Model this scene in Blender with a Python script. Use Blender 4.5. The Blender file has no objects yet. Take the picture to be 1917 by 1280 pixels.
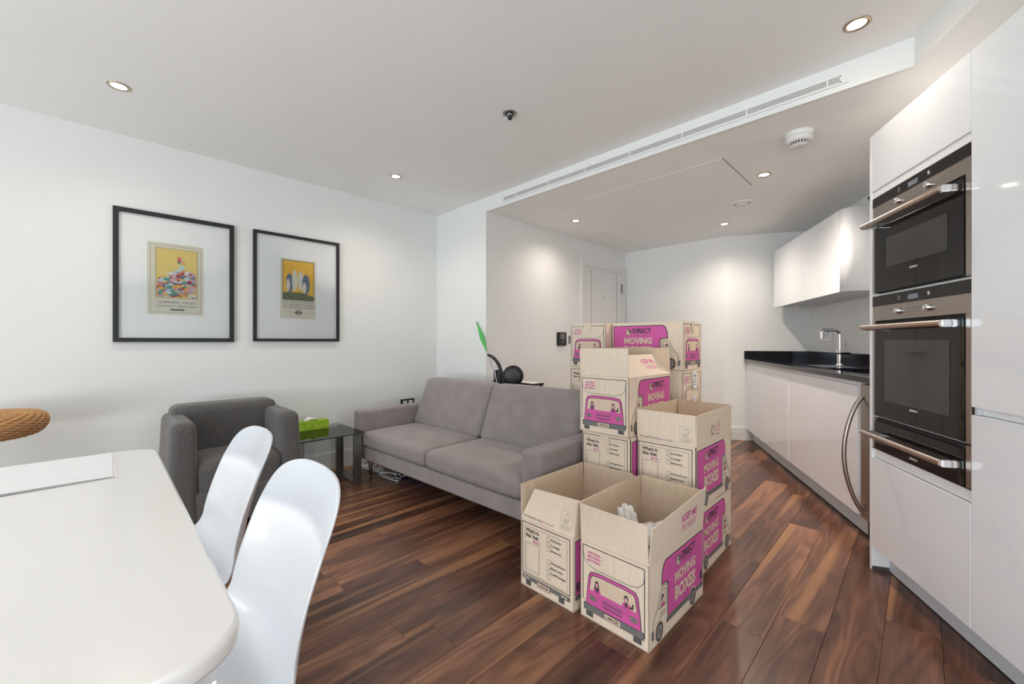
import bpy, bmesh, math, random
from mathutils import Vector, Matrix, noise as mnoise
random.seed(7)
S = bpy.context.scene
COL = S.collection
# ------------------------------------------------------------------ camera, world, lights, exposure
CAMH = 1.10
cd = bpy.data.cameras.new('camera'); cam = bpy.data.objects.new('camera', cd); COL.objects.link(cam)
cam.location = (0, 0, CAMH); cam.rotation_euler = (math.radians(90), 0, math.radians(45))
cd.sensor_width = 36; cd.lens = 36 * 766 / 1917; cd.clip_start = 0.02
S.camera = cam
S.view_settings.view_transform = 'Standard'; S.view_settings.look = 'None'
S.view_settings.gamma = 1; S.view_settings.use_curve_mapping = False
S.view_settings.exposure = 0.27
w = bpy.data.worlds.new('world'); S.world = w; w.use_nodes = True
w.node_tree.nodes['Background'].inputs[0].default_value = (0.72, 0.86, 1.0, 1)
w.node_tree.nodes['Background'].inputs[1].default_value = 1.6
DAY = (0.80, 0.92, 1.0)
def area(name, loc, rot, sx, sy, power, color):
    l = bpy.data.lights.new(name, 'AREA'); l.shape = 'RECTANGLE'; l.size = sx; l.size_y = sy
    l.energy = power; l.color = color
    o = bpy.data.objects.new(name, l); COL.objects.link(o); o.location = loc; o.rotation_euler = rot
    return o
# daylight through the real window openings (window wall y=-3.2 and the glazed end x=5.5)
for xc, pw in ((-2.45, .50), (-0.55, .95), (1.35, .85), (3.25, .70)):
    area('window_daylight', (xc, -3.16, 1.25), (math.radians(90), 0, 0), 1.6, 2.0, 14.5 * pw, DAY)
    # added fill lamps, tilted upwards to brighten the ceiling and soffit
    area('ceiling_fill', (xc, -3.12, .50), (math.radians(128), 0, 0), 1.6, .5, 34 * pw, (.97, .97, .93))
area('window_daylight', (5.46, 0.75, 1.2), (math.radians(90), 0, math.radians(90)), 2.0, 2.0, 22, DAY)
SPOTW = 21.0; SPOTS = 56.0
WARM = (1.0, 0.87, 0.75)

# ------------------------------------------------------------------ materials
def mat(name, col, rough=0.5, metal=0.0, spec=0.5, noise=0.0, scale=40, bump=0.0, coat=0.0, emis=None, trans=0.0, ior=1.45, stretch=None, sheen=0):
    m = bpy.data.materials.new(name); m.use_nodes = True
    nt = m.node_tree; b = nt.nodes['Principled BSDF']
    b.inputs['Base Color'].default_value = (*col, 1); b.inputs['Roughness'].default_value = rough
    b.inputs['Metallic'].default_value = metal; b.inputs['Specular IOR Level'].default_value = spec
    b.inputs['IOR'].default_value = ior
    b.inputs['Coat Weight'].default_value = coat; b.inputs['Coat Roughness'].default_value = 0.04
    b.inputs['Transmission Weight'].default_value = trans
    if sheen: b.inputs['Sheen Weight'].default_value = sheen
    if emis:
        b.inputs['Emission Color'].default_value = (*emis[0], 1); b.inputs['Emission Strength'].default_value = emis[1]
    if noise or bump:
        tc = nt.nodes.new('ShaderNodeTexCoord'); mp = nt.nodes.new('ShaderNodeMapping')
        nt.links.new(tc.outputs['Object'], mp.inputs[0])
        if stretch: mp.inputs['Scale'].default_value = stretch
        n = nt.nodes.new('ShaderNodeTexNoise'); n.inputs['Scale'].default_value = scale; n.inputs['Detail'].default_value = 4
        nt.links.new(mp.outputs[0], n.inputs['Vector'])
        if noise:
            r = nt.nodes.new('ShaderNodeValToRGB')
            r.color_ramp.elements[0].color = (*[c * (1 - noise) for c in col], 1); r.color_ramp.elements[0].position = .3
            r.color_ramp.elements[1].color = (*[min(1, c * (1 + noise)) for c in col], 1); r.color_ramp.elements[1].position = .7
            nt.links.new(n.outputs[0], r.inputs[0]); nt.links.new(r.outputs[0], b.inputs['Base Color'])
        if bump:
            bm = nt.nodes.new('ShaderNodeBump'); bm.inputs['Strength'].default_value = bump; bm.inputs['Distance'].default_value = 0.002
            nt.links.new(n.outputs[0], bm.inputs['Height']); nt.links.new(bm.outputs[0], b.inputs['Normal'])
    return m

def glass_mat(name, tint=(0.9, 0.97, 0.94), ior=1.5):
    m = bpy.data.materials.new(name); m.use_nodes = True; nt = m.node_tree
    for n in list(nt.nodes):
        if n.type != 'OUTPUT_MATERIAL': nt.nodes.remove(n)
    out = [n for n in nt.nodes if n.type == 'OUTPUT_MATERIAL'][0]
    t = nt.nodes.new('ShaderNodeBsdfTransparent'); t.inputs[0].default_value = (*tint, 1)
    g = nt.nodes.new('ShaderNodeBsdfGlossy'); g.inputs['Roughness'].default_value = 0.01
    f = nt.nodes.new('ShaderNodeFresnel'); f.inputs[0].default_value = ior
    mx = nt.nodes.new('ShaderNodeMixShader')
    nt.links.new(f.outputs[0], mx.inputs[0]); nt.links.new(t.outputs[0], mx.inputs[1]); nt.links.new(g.outputs[0], mx.inputs[2])
    nt.links.new(mx.outputs[0], out.inputs[0])
    return m

def wood_mat(name):
    m = bpy.data.materials.new(name); m.use_nodes = True; nt = m.node_tree; N = nt.nodes; Lk = nt.links
    b = N['Principled BSDF']; b.inputs['Roughness'].default_value = 0.27; b.inputs['Specular IOR Level'].default_value = 0.45
    geo = N.new('ShaderNodeNewGeometry'); oi = N.new('ShaderNodeObjectInfo')
    off = N.new('ShaderNodeVectorMath'); off.operation = 'SCALE'; off.inputs[0].default_value = (37.0, 91.0, 13.0)
    Lk.new(oi.outputs['Random'], off.inputs['Scale'])
    add = N.new('ShaderNodeVectorMath'); add.operation = 'ADD'
    Lk.new(geo.outputs['Position'], add.inputs[0]); Lk.new(off.outputs[0], add.inputs[1])
    def mapped(sc):
        mp = N.new('ShaderNodeMapping'); mp.inputs['Scale'].default_value = sc; Lk.new(add.outputs[0], mp.inputs[0]); return mp
    # flowing figure: contour bands of a stretched noise
    m1 = mapped((5.5, 0.75, 1)); n1 = N.new('ShaderNodeTexNoise'); n1.inputs['Scale'].default_value = 1.0; n1.inputs['Detail'].default_value = 2.0; n1.inputs['Distortion'].default_value = 0.35
    Lk.new(m1.outputs[0], n1.inputs['Vector'])
    mul = N.new('ShaderNodeMath'); mul.operation = 'MULTIPLY'; mul.inputs[1].default_value = 70.0; Lk.new(n1.outputs[0], mul.inputs[0])
    sn = N.new('ShaderNodeMath'); sn.operation = 'SINE'; Lk.new(mul.outputs[0], sn.inputs[0])
    mr = N.new('ShaderNodeMapRange'); mr.inputs[1].default_value = -1; mr.inputs[2].default_value = 1; Lk.new(sn.outputs[0], mr.inputs[0])
    # fine fibres
    m2 = mapped((90, 3.0, 1)); n2 = N.new('ShaderNodeTexNoise'); n2.inputs['Scale'].default_value = 1.0; n2.inputs['Detail'].default_value = 4
    Lk.new(m2.outputs[0], n2.inputs['Vector'])
    # sapwood streaks
    m3 = mapped((10.0, 0.45, 1)); n3 = N.new('ShaderNodeTexNoise'); n3.inputs['Scale'].default_value = 1.0; n3.inputs['Detail'].default_value = 1.0
    Lk.new(m3.outputs[0], n3.inputs['Vector'])
    sr = N.new('ShaderNodeMapRange'); sr.inputs[1].default_value = 0.60; sr.inputs[2].default_value = 0.68; Lk.new(n3.outputs[0], sr.inputs[0])
    # base tone from plank random + broad noise
    m4 = mapped((9, 1.3, 1)); n4 = N.new('ShaderNodeTexNoise'); n4.inputs['Scale'].default_value = 1.0; n4.inputs['Detail'].default_value = 3
    Lk.new(m4.outputs[0], n4.inputs['Vector'])
    a1 = N.new('ShaderNodeMath'); a1.operation = 'MULTIPLY_ADD'; a1.inputs[1].default_value = 0.30; Lk.new(oi.outputs['Random'], a1.inputs[0])
    n4m = N.new('ShaderNodeMath'); n4m.operation = 'MULTIPLY'; n4m.inputs[1].default_value = 0.85; Lk.new(n4.outputs[0], n4m.inputs[0])
    Lk.new(n4m.outputs[0], a1.inputs[2])
    a2 = N.new('ShaderNodeMath'); a2.operation = 'MULTIPLY_ADD'; a2.inputs[1].default_value = 0.11; Lk.new(mr.outputs[0], a2.inputs[0]); Lk.new(a1.outputs[0], a2.inputs[2])
    a3 = N.new('ShaderNodeMath'); a3.operation = 'MULTIPLY_ADD'; a3.inputs[1].default_value = 0.28; Lk.new(n2.outputs[0], a3.inputs[0]); Lk.new(a2.outputs[0], a3.inputs[2])
    rp = N.new('ShaderNodeValToRGB'); e = rp.color_ramp.elements
    e[0].position = 0.45; e[0].color = (0.045, 0.021, 0.014, 1); e[1].position = 1.0; e[1].color = (0.30, 0.140, 0.076, 1)
    x = e.new(0.66); x.color = (0.100, 0.043, 0.027, 1); x = e.new(0.82); x.color = (0.160, 0.070, 0.041, 1)
    Lk.new(a3.outputs[0], rp.inputs[0])
    mx = N.new('ShaderNodeMix'); mx.data_type = 'RGBA'; mx.inputs['B'].default_value = (0.40, 0.195, 0.092, 1)
    sm = N.new('ShaderNodeMath'); sm.operation = 'MULTIPLY'; sm.inputs[1].default_value = 0.75; Lk.new(sr.outputs[0], sm.inputs[0])
    Lk.new(sm.outputs[0], mx.inputs['Factor']); Lk.new(rp.outputs[0], mx.inputs['A']); Lk.new(mx.outputs['Result'], b.inputs['Base Color'])
    bp = N.new('ShaderNodeBump'); bp.inputs['Strength'].default_value = 0.06; bp.inputs['Distance'].default_value = 0.002
    Lk.new(n2.outputs[0], bp.inputs['Height']); Lk.new(bp.outputs[0], b.inputs['Normal'])
    return m

M = {}
M['wall'] = mat('white_wall_paint', (0.82, 0.835, 0.825), 0.75, noise=0.01, scale=3, bump=0.03)
M['ceil'] = mat('white_ceiling_paint', (0.90, 0.905, 0.90), 0.8, noise=0.01, scale=3)
M['trimw'] = mat('white_gloss_trim', (0.80, 0.80, 0.79), 0.35, noise=0.01, scale=5)
M['wood'] = wood_mat('walnut_planks')
M['lac'] = mat('white_lacquer', (0.87, 0.895, 0.92), 0.06, noise=0.006, scale=2, coat=0.3)
M['lacmatt'] = mat('white_carcass', (0.86, 0.87, 0.88), 0.35, noise=0.005, scale=2)
M['plinth'] = mat('silver_white_plinth', (0.62, 0.65, 0.68), 0.3, noise=0.02, scale=8)
M['steel'] = mat('brushed_steel', (0.40, 0.365, 0.335), 0.30, 1.0, noise=0.06, scale=60, stretch=(1, 1, 30))
M['handle'] = mat('brushed_handle_steel', (0.52, 0.44, 0.38), 0.28, 1.0, noise=0.04, scale=80)
M['chrome'] = mat('chrome', (0.75, 0.76, 0.78), 0.08, 1.0, noise=0.02, scale=20)
M['satin'] = mat('satin_steel_leg', (0.30, 0.31, 0.29), 0.38, 1.0, noise=0.05, scale=60)
M['blackglass'] = mat('black_oven_glass', (0.010, 0.009, 0.009), 0.03, noise=0.05, scale=5, spec=0.4)
M['window_glass'] = mat('dark_oven_window', (0.050, 0.048, 0.044), 0.04, noise=0.15, scale=4)
M['black'] = mat('black_plastic', (0.012, 0.012, 0.013), 0.35, noise=0.1, scale=30)
M['rubber'] = mat('dark_gap', (0.02, 0.02, 0.02), 0.7, noise=0.1, scale=30)
M['granite'] = mat('black_granite', (0.010, 0.011, 0.016), 0.07, noise=0.6, scale=300, coat=0.2)
M['card'] = mat('cardboard', (0.78, 0.655, 0.525), 0.75, noise=0.04, scale=14, bump=0.05, stretch=(6, 6, .6))
M['cardin'] = mat('cardboard_inside', (0.68, 0.54, 0.40), 0.8, noise=0.05, scale=14, bump=0.05, stretch=(6, 6, .6))
M['ink'] = mat('dark_print_ink', (0.055, 0.05, 0.055), 0.7, noise=0.1, scale=50)
M['pink'] = mat('magenta_print_ink', (0.64, 0.105, 0.36), 0.6, noise=0.05, scale=30)
M['greyink'] = mat('grey_print_ink', (0.17, 0.17, 0.17), 0.7, noise=0.08, scale=50)
M['lightink'] = mat('bare_card_print', (0.70, 0.55, 0.42), 0.75, noise=0.04, scale=20)
M['skin_pink'] = mat('pale_pink_ink', (0.80, 0.42, 0.42), 0.7, noise=0.04, scale=20)
M['tape'] = mat('clear_packing_tape', (0.76, 0.635, 0.50), 0.12, noise=0.04, scale=30, coat=0.6)
M['whitetape'] = mat('white_printed_tape', (0.80, 0.80, 0.80), 0.3, noise=0.02, scale=30)
M['sofa'] = mat('grey_mauve_sofa_fabric', (0.265, 0.232, 0.226), 0.95, noise=0.10, scale=9, bump=0.15, sheen=0.25)
M['armch'] = mat('charcoal_armchair_fabric', (0.095, 0.090, 0.088), 0.95, noise=0.30, scale=160, bump=0.5, sheen=0.25)
M['shell'] = mat('white_plastic_shell', (0.72, 0.75, 0.79), 0.33, noise=0.005, scale=4, coat=0.2)
M['tablew'] = mat('white_table_laminate', (0.86, 0.85, 0.84), 0.22, noise=0.008, scale=3)
M['paper'] = mat('white_paper', (0.88, 0.88, 0.90), 0.7, noise=0.01, scale=20)
M['beech'] = mat('beech_wood', (0.55, 0.36, 0.20), 0.5, noise=0.12, scale=12, stretch=(8, 8, 1))
M['rope'] = mat('seagrass_rope', (0.58, 0.32, 0.14), 0.85, noise=0.40, scale=220, bump=0.8)
M['green'] = mat('lime_green_card', (0.30, 0.50, 0.015), 0.4, noise=0.15, scale=30)
M['mopgreen'] = mat('green_plastic', (0.10, 0.55, 0.13), 0.35, noise=0.06, scale=20)
M['tissue'] = mat('white_tissue', (0.88, 0.88, 0.86), 0.9, noise=0.02, scale=40)
M['bag'] = mat('thin_white_plastic_bag', (0.80, 0.80, 0.78), 0.25, noise=0.05, scale=12, bump=0.6)
M['blue'] = mat('navy_blue_fabric', (0.02, 0.025, 0.13), 0.8, noise=0.2, scale=40)
M['frame'] = mat('black_picture_frame', (0.014, 0.015, 0.018), 0.4, noise=0.1, scale=30)
M['mount'] = mat('white_picture_mount', (0.88, 0.90, 0.90), 0.8, noise=0.01, scale=20)
M['cream'] = mat('cream_poster_paper', (0.70, 0.68, 0.57), 0.8, noise=0.02, scale=20)
M['pglass'] = glass_mat('picture_glass', (0.99, 1.0, 1.0), 1.22)
M['tglass'] = glass_mat('table_glass', (0.88, 0.95, 0.92), 1.5)
M['gedge'] = mat('green_glass_edge', (0.02, 0.06, 0.05), 0.1, noise=0.1, scale=20)
M['wglass'] = glass_mat('window_pane_glass', (0.97, 0.99, 0.99), 1.45)
M['display'] = mat('blue_grey_display', (0.22, 0.24, 0.30), 0.15, noise=0.1, scale=60)
M['lens'] = mat('lit_lamp_lens', (1, 1, 1), 0.3, emis=((1.0, 0.84, 0.62), 30), noise=0.01, scale=20)
M['brass'] = mat('warm_steel_ring', (0.55, 0.45, 0.34), 0.25, 1.0, noise=0.05, scale=30)
M['whitepl'] = mat('white_plastic', (0.80, 0.80, 0.79), 0.4, noise=0.01, scale=20)
M['greygap'] = mat('grey_vent_gap', (0.16, 0.16, 0.15), 0.7, noise=0.05, scale=30)
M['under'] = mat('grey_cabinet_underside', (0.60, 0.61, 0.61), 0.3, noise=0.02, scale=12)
M['white_cable'] = mat('white_cable', (0.75, 0.76, 0.78), 0.4, noise=0.02, scale=20)

# ------------------------------------------------------------------ mesh builder
class MB:
    def __init__(s): s.v = []; s.f = []; s.mi = []; s.ms = []; s.sm = []
    def m(s, mt):
        mt = M[mt] if isinstance(mt, str) else mt
        if mt not in s.ms: s.ms.append(mt)
        return s.ms.index(mt)
    def add(s, vs, fs, mt, smooth=False):
        b = len(s.v); s.v += [tuple(v) for v in vs]; k = s.m(mt)
        for f in fs: s.f.append(tuple(b + i for i in f)); s.mi.append(k); s.sm.append(smooth)
        return s
    def box(s, x0, x1, y0, y1, z0, z1, mt):
        vs = [(x0, y0, z0), (x1, y0, z0), (x1, y1, z0), (x0, y1, z0), (x0, y0, z1), (x1, y0, z1), (x1, y1, z1), (x0, y1, z1)]
        return s.add(vs, [(0, 3, 2, 1), (4, 5, 6, 7), (0, 1, 5, 4), (1, 2, 6, 5), (2, 3, 7, 6), (3, 0, 4, 7)], mt)
    def prism(s, pts, z0, z1, mt):   # pts CCW in xy
        n = len(pts); vs = [(x, y, z0) for x, y in pts] + [(x, y, z1) for x, y in pts]
        fs = [tuple(reversed(range(n))), tuple(range(n, 2 * n))] + [(i, (i + 1) % n, n + (i + 1) % n, n + i) for i in range(n)]
        return s.add(vs, fs, mt)
    def slab(s, F, pts, th, mt, mt_in=None):   # pts in face coords, thickness inward
        n = len(pts); vs = [F.p(a, b, 0) for a, b in pts] + [F.p(a, b, -th) for a, b in pts]
        s.add(vs, [tuple(range(n))], mt)
        s.add(vs, [tuple(reversed(range(n, 2 * n)))], mt_in or mt)
        s.add(vs, [((i + 1) % n, i, n + i, n + (i + 1) % n) for i in range(n)], mt)
        return s
    def tube(s, pts, r, mt, seg=10, caps=True, smooth=True, rs=None):
        pts = [Vector(p) for p in pts]; n = len(pts); vs = []
        up = None
        for i, p in enumerate(pts):
            d = (pts[min(i + 1, n - 1)] - pts[max(i - 1, 0)]).normalized()
            if up is None:
                up = Vector((0, 0, 1)) if abs(d.z) < .9 else Vector((1, 0, 0))
            a = d.cross(up).normalized(); up = a.cross(d).normalized()
            rr = rs[i] if rs else r
            for k in range(seg):
                t = 2 * math.pi * k / seg; vs.append(p + a * math.cos(t) * rr + up * math.sin(t) * rr)
        fs = [(i * seg + k, i * seg + (k + 1) % seg, (i + 1) * seg + (k + 1) % seg, (i + 1) * seg + k) for i in range(n - 1) for k in range(seg)]
        s.add(vs, fs, mt, smooth)
        if caps:
            s.add(vs[:seg], [tuple(reversed(range(seg)))], mt); s.add(vs[-seg:], [tuple(range(seg))], mt)
        return s
    def lathe(s, prof, mt, seg=32, c=(0, 0, 0), axis='z', smooth=True):  # prof (r,z)
        vs = []
        for r, z in prof:
            for k in range(seg):
                t = 2 * math.pi * k / seg; a, b = r * math.cos(t), r * math.sin(t)
                if axis == 'z': vs.append((c[0] + a, c[1] + b, c[2] + z))
                elif axis == 'y': vs.append((c[0] + a, c[1] + z, c[2] - b))
                else: vs.append((c[0] + z, c[1] + a, c[2] + b))
        n = len(prof)
        fs = [(i * seg + k, i * seg + (k + 1) % seg, (i + 1) * seg + (k + 1) % seg, (i + 1) * seg + k) for i in range(n - 1) for k in range(seg)]
        return s.add(vs, fs, mt, smooth)
    def soft(s, x0, x1, y0, y1, z0, z1, mt, r=0.04, n=8, puff=(0, 0, 0), warp=None):
        c = Vector(((x0 + x1) / 2, (y0 + y1) / 2, (z0 + z1) / 2)); h = Vector(((x1 - x0) / 2, (y1 - y0) / 2, (z1 - z0) / 2))
        r = min(r, min(h) * .98)
        vs = []; fs = []; idx = {}
        def ax(hh):   # coordinate samples with dense rounding
            a = [-hh + r * (1 - math.cos(q * math.pi / 8)) for q in range(0, 4)]
            mid = [(-hh + r) + (2 * hh - 2 * r) * q / n for q in range(n + 1)]
            return a[:4] + mid + [-q for q in reversed(a[:4])]
        A = [ax(h.x), ax(h.y), ax(h.z)]
        def vert(i, j, k):
            key = (i, j, k)
            if key in idx: return idx[key]
            p = Vector((A[0][i], A[1][j], A[2][k]))
            q = Vector([max(-(h[a] - r), min(h[a] - r, p[a])) for a in range(3)])
            d = p - q
            if d.length > 1e-9: p = q + d.normalized() * r
            u = [p[a] / h[a] for a in range(3)]
            p = Vector((p.x + puff[0] * u[0] * (1 - u[1] ** 2) * (1 - u[2] ** 2), p.y + puff[1] * u[1] * (1 - u[0] ** 2) * (1 - u[2] ** 2), p.z + puff[2] * u[2] * (1 - u[0] ** 4) * (1 - u[1] ** 4)))
            if warp: p = Vector(warp(p.x, p.y, p.z, h))
            idx[key] = len(vs); vs.append(p + c); return idx[key]
        nx, ny, nz = len(A[0]) - 1, len(A[1]) - 1, len(A[2]) - 1
        for i in range(nx):
            for j in range(ny):
                fs.append((vert(i, j, 0), vert(i, j + 1, 0), vert(i + 1, j + 1, 0), vert(i + 1, j, 0)))
                fs.append((vert(i, j, nz), vert(i + 1, j, nz), vert(i + 1, j + 1, nz), vert(i, j + 1, nz)))
            for k in range(nz):
                fs.append((vert(i, 0, k), vert(i + 1, 0, k), vert(i + 1, 0, k + 1), vert(i, 0, k + 1)))
                fs.append((vert(i, ny, k), vert(i, ny, k + 1), vert(i + 1, ny, k + 1), vert(i + 1, ny, k)))
        for j in range(ny):
            for k in range(nz):
                fs.append((vert(0, j, k), vert(0, j, k + 1), vert(0, j + 1, k + 1), vert(0, j + 1, k)))
                fs.append((vert(nx, j, k), vert(nx, j + 1, k), vert(nx, j + 1, k + 1), vert(nx, j, k + 1)))
        return s.add(vs, fs, mt, True)
    # prints, in face coordinates
    def poly(s, F, pts, mt, ly=1): return s.add([F.p(a, b, .0004 * ly) for a, b in pts], [tuple(range(len(pts)))], mt)
    def line(s, F, pts, wd, mt, ly=2, close=False):
        if close: pts = list(pts) + [pts[0]]
        for (a, b), (c, d) in zip(pts, pts[1:]):
            L = math.hypot(c - a, d - b)
            if L < 1e-6: continue
            ex, ey = (c - a) / L * wd / 2, (d - b) / L * wd / 2
            q = [(a - ex + ey, b - ey - ex), (c + ex + ey, d + ey - ex), (c + ex - ey, d + ey + ex), (a - ex - ey, b - ey + ex)]
            s.poly(F, q, mt, ly)
        return s
    def disc(s, F, a, b, ra, mt, ly=3, rb=None, seg=18):
        rb = rb or ra
        return s.poly(F, [(a + ra * math.cos(2 * math.pi * k / seg), b + rb * math.sin(2 * math.pi * k / seg)) for k in range(seg)], mt, ly)
    def text(s, F, txt, a, b, wd, ht, mt, ly=4, bold=0.0, ang=0):
        vs, fs = text_geo(txt, bold)
        if not vs: return s
        x0 = min(v[0] for v in vs); x1 = max(v[0] for v in vs)
        sx = wd / (x1 - x0); sy = ht / 0.70; ca, sa = math.cos(ang), math.sin(ang)
        out = []
        for v in vs:
            x, y = (v[0] - x0) * sx, v[1] * sy
            out.append(F.p(a + x * ca - y * sa, b + x * sa + y * ca, .0004 * ly))
        return s.add(out, fs, mt)
    def build(s, name, parent=None, bevel=0.0, loc=None, rot=None, bseg=2):
        me = bpy.data.meshes.new(name); me.from_pydata(s.v, [], s.f)
        for mt in s.ms: me.materials.append(mt)
        me.polygons.foreach_set('material_index', s.mi); me.polygons.foreach_set('use_smooth', s.sm); me.update()
        if bevel:
            bm = bmesh.new(); bm.from_mesh(me)
            bmesh.ops.bevel(bm, geom=bm.edges[:] , offset=bevel, segments=bseg, affect='EDGES', clamp_overlap=True)
            bm.to_mesh(me); bm.free()
        o = bpy.data.objects.new(name, me); COL.objects.link(o)
        if loc: o.location = loc
        if rot: o.rotation_euler = rot
        if parent: o.parent = parent
        return o
_tc = {}
def text_geo(txt, bold):
    k = (txt, bold)
    if k not in _tc:
        c = bpy.data.curves.new('t', 'FONT'); c.body = txt; c.size = 1; c.offset = bold; c.resolution_u = 2
        o = bpy.data.objects.new('t', c); me = o.to_mesh()
        _tc[k] = ([(v.co.x, v.co.y) for v in me.vertices], [tuple(p.vertices) for p in me.polygons])
        o.to_mesh_clear(); bpy.data.objects.remove(o); bpy.data.curves.remove(c)
    return _tc[k]
class Face:
    def __init__(s, o, sd, td, nd): s.o = Vector(o); s.s = Vector(sd); s.t = Vector(td); s.n = Vector(nd)
    def p(s, a, b, d=0): return s.o + s.s * a + s.t * b + s.n * d
def empty(name, loc=(0, 0, 0), rz=0, label=None, cat=None, group=None, parent=None):
    o = bpy.data.objects.new(name, None); COL.objects.link(o); o.location = loc; o.rotation_euler = (0, 0, rz); o.empty_display_size = .05
    if parent: o.parent = parent
    return tag(o, label, cat, group)
def tag(o, label=None, cat=None, group=None, kind=None):
    if label: o['label'] = label
    if cat: o['category'] = cat
    if group: o['group'] = group
    if kind: o['kind'] = kind
    return o
def struct(o): o['kind'] = 'structure'; return o
def copy_tree(o, parent=None):
    c = o.copy(); COL.objects.link(c); c.parent = parent
    for ch in list(o.children): copy_tree(ch, c)
    return c

# kitchen frame: k runs along the cupboard fronts away from the camera, n runs into the kitchen wall
KX, KY = -0.4786, 0.8780
KROT = math.atan2(-0.8780, 0.4786)
def kw(k, n): return (KX * k + 0.8780 * n, KY * k + 0.4786 * n)
class KR:      # root with kitchen-aligned local axes (local x = -k, local y = n)
    def __init__(s, name, k, n, z, label, cat, group=None):
        s.k, s.n, s.z = k, n, z; x, y = kw(k, n)
        s.o = empty(name, (x, y, z), KROT, label, cat, group)
    def box(s, mb, k0, k1, n0, n1, z0, z1, mt):
        return mb.box(s.k - k1, s.k - k0, n0 - s.n, n1 - s.n, z0 - s.z, z1 - s.z, mt)
    def L(s, k, n, z): return (s.k - k, n - s.n, z - s.z)

# ------------------------------------------------------------------ room shell
ZC, ZS = 2.427, 2.30       # main ceiling, lowered soffit
XL, YB, X2, YF = -3.62, 2.493, -2.83, 4.99
KE, NB = 5.14, 1.85
T = .12
cx_, cy_ = kw(KE, NB)                                   # kitchen corner
bx_ = (0.8780 * YF - KE) / 0.4786                       # where the far wall bends into the kitchen end wall
K0 = 0.86
ax_, ay_ = kw(K0, NB)
XR, YW = 5.5, -3.2
floor = struct(MB().box(-4.2, XR + .2, YW - .2, 6.2, -.10, -.0125, 'wood').build('floor'))
# planks
PW, PL = .155, 1.22
pm = MB().box(0, PW - .0008, 0, PL - .0008, -.012, 0, 'wood').build('plank', floor, bevel=.0009, bseg=1)
pme = pm.data; first = True
row = 0; x = XL - .08 + .035
def plank_at(x, y):
    global first
    o = pm if first else bpy.data.objects.new('plank', pme)
    if not first: COL.objects.link(o)
    first = False; o.location = (x, y, 0); o.parent = floor
cnt = 0
while x < 1.6:
    y = -1.9 + random.uniform(-1.1, 0)
    # far limit of this row: hall, far wall and kitchen wall
    yb_ = YB if x + PW < X2 else YF
    # kitchen back wall line n=NB
    yk = (NB - .878 * (x)) / .4786
    yend = min(yb_, max(yk, 1.7))
    while y < yend and cnt < 298:
        if y + PL > -1.3: plank_at(x, y); cnt += 1
        y += PL
    x += PW; row += 1
tag(pm)
def wall(name, pts, z0, z1, mt='wall'): return struct(MB().prism(pts, z0, z1, mt).build(name))
wall('wall_left', [(XL - T, YW - T), (XL, YW - T), (XL, YB), (XL - T, YB)], 0, ZC + .1)
wall('wall_return', [(XL - T, YB), (X2 - T, YB), (X2, YB), (X2, YF + T), (X2 - T, YF + T), (X2 - T, YB + T), (XL - T, YB + T)], 0, ZC + .1)
wall('wall_far', [(X2, YF), (bx_, YF), (bx_ + .06, YF + T), (X2, YF + T)], 0, ZC)
kd = Vector((KX, KY))
wall('wall_kitchen_end', [(bx_, YF), (cx_, cy_), (cx_ + KX * T + .05, cy_ + KY * T), (bx_ + .06, YF + T)], 0, ZC)
wall('wall_kitchen', [(cx_, cy_), (ax_, ay_), (ax_ + .878 * T, ay_ + .4786 * T), (cx_ + .878 * T, cy_ + .4786 * T)], 0, ZC)
wall('wall_side', [(ax_, ay_), (XR, ay_), (XR, ay_ + T), (ax_ + .1, ay_ + T)], 0, ZC + .1)
# window wall behind the camera, with four openings
wb = MB()
wb.box(XL - T, XR + T, YW - T, YW, 0, .22, 'wall'); wb.box(XL - T, XR + T, YW - T, YW, 2.28, ZC + .1, 'wall')
xs = [(-3.27, -1.63), (-1.37, .27), (.53, 2.17), (2.43, 4.07)]
prev = XL - T
for a, b in xs: wb.box(prev, a, YW - T, YW, .22, 2.28, 'wall'); prev = b
wb.box(prev, XR + T, YW - T, YW, .22, 2.28, 'wall')
struct(wb.build('wall_window_side'))
wi = 1
for a, b in xs:
    fr = MB()
    fr.box(a, b, YW - .09, YW - .03, .22, .28, 'greygap').box(a, b, YW - .09, YW - .03, 2.22, 2.28, 'greygap')
    fr.box(a, a + .06, YW - .09, YW - .03, .28, 2.22, 'greygap').box(b - .06, b, YW - .09, YW - .03, .28, 2.22, 'greygap')
    fr.box((a + b) / 2 - .03, (a + b) / 2 + .03, YW - .09, YW - .03, .28, 2.22, 'greygap')
    f = struct(fr.build('window_%d' % wi)); wi += 1
    MB().box(a + .06, b - .06, YW - .064, YW - .058, .28, 2.22, 'wglass').build('window_pane', f)
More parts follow.
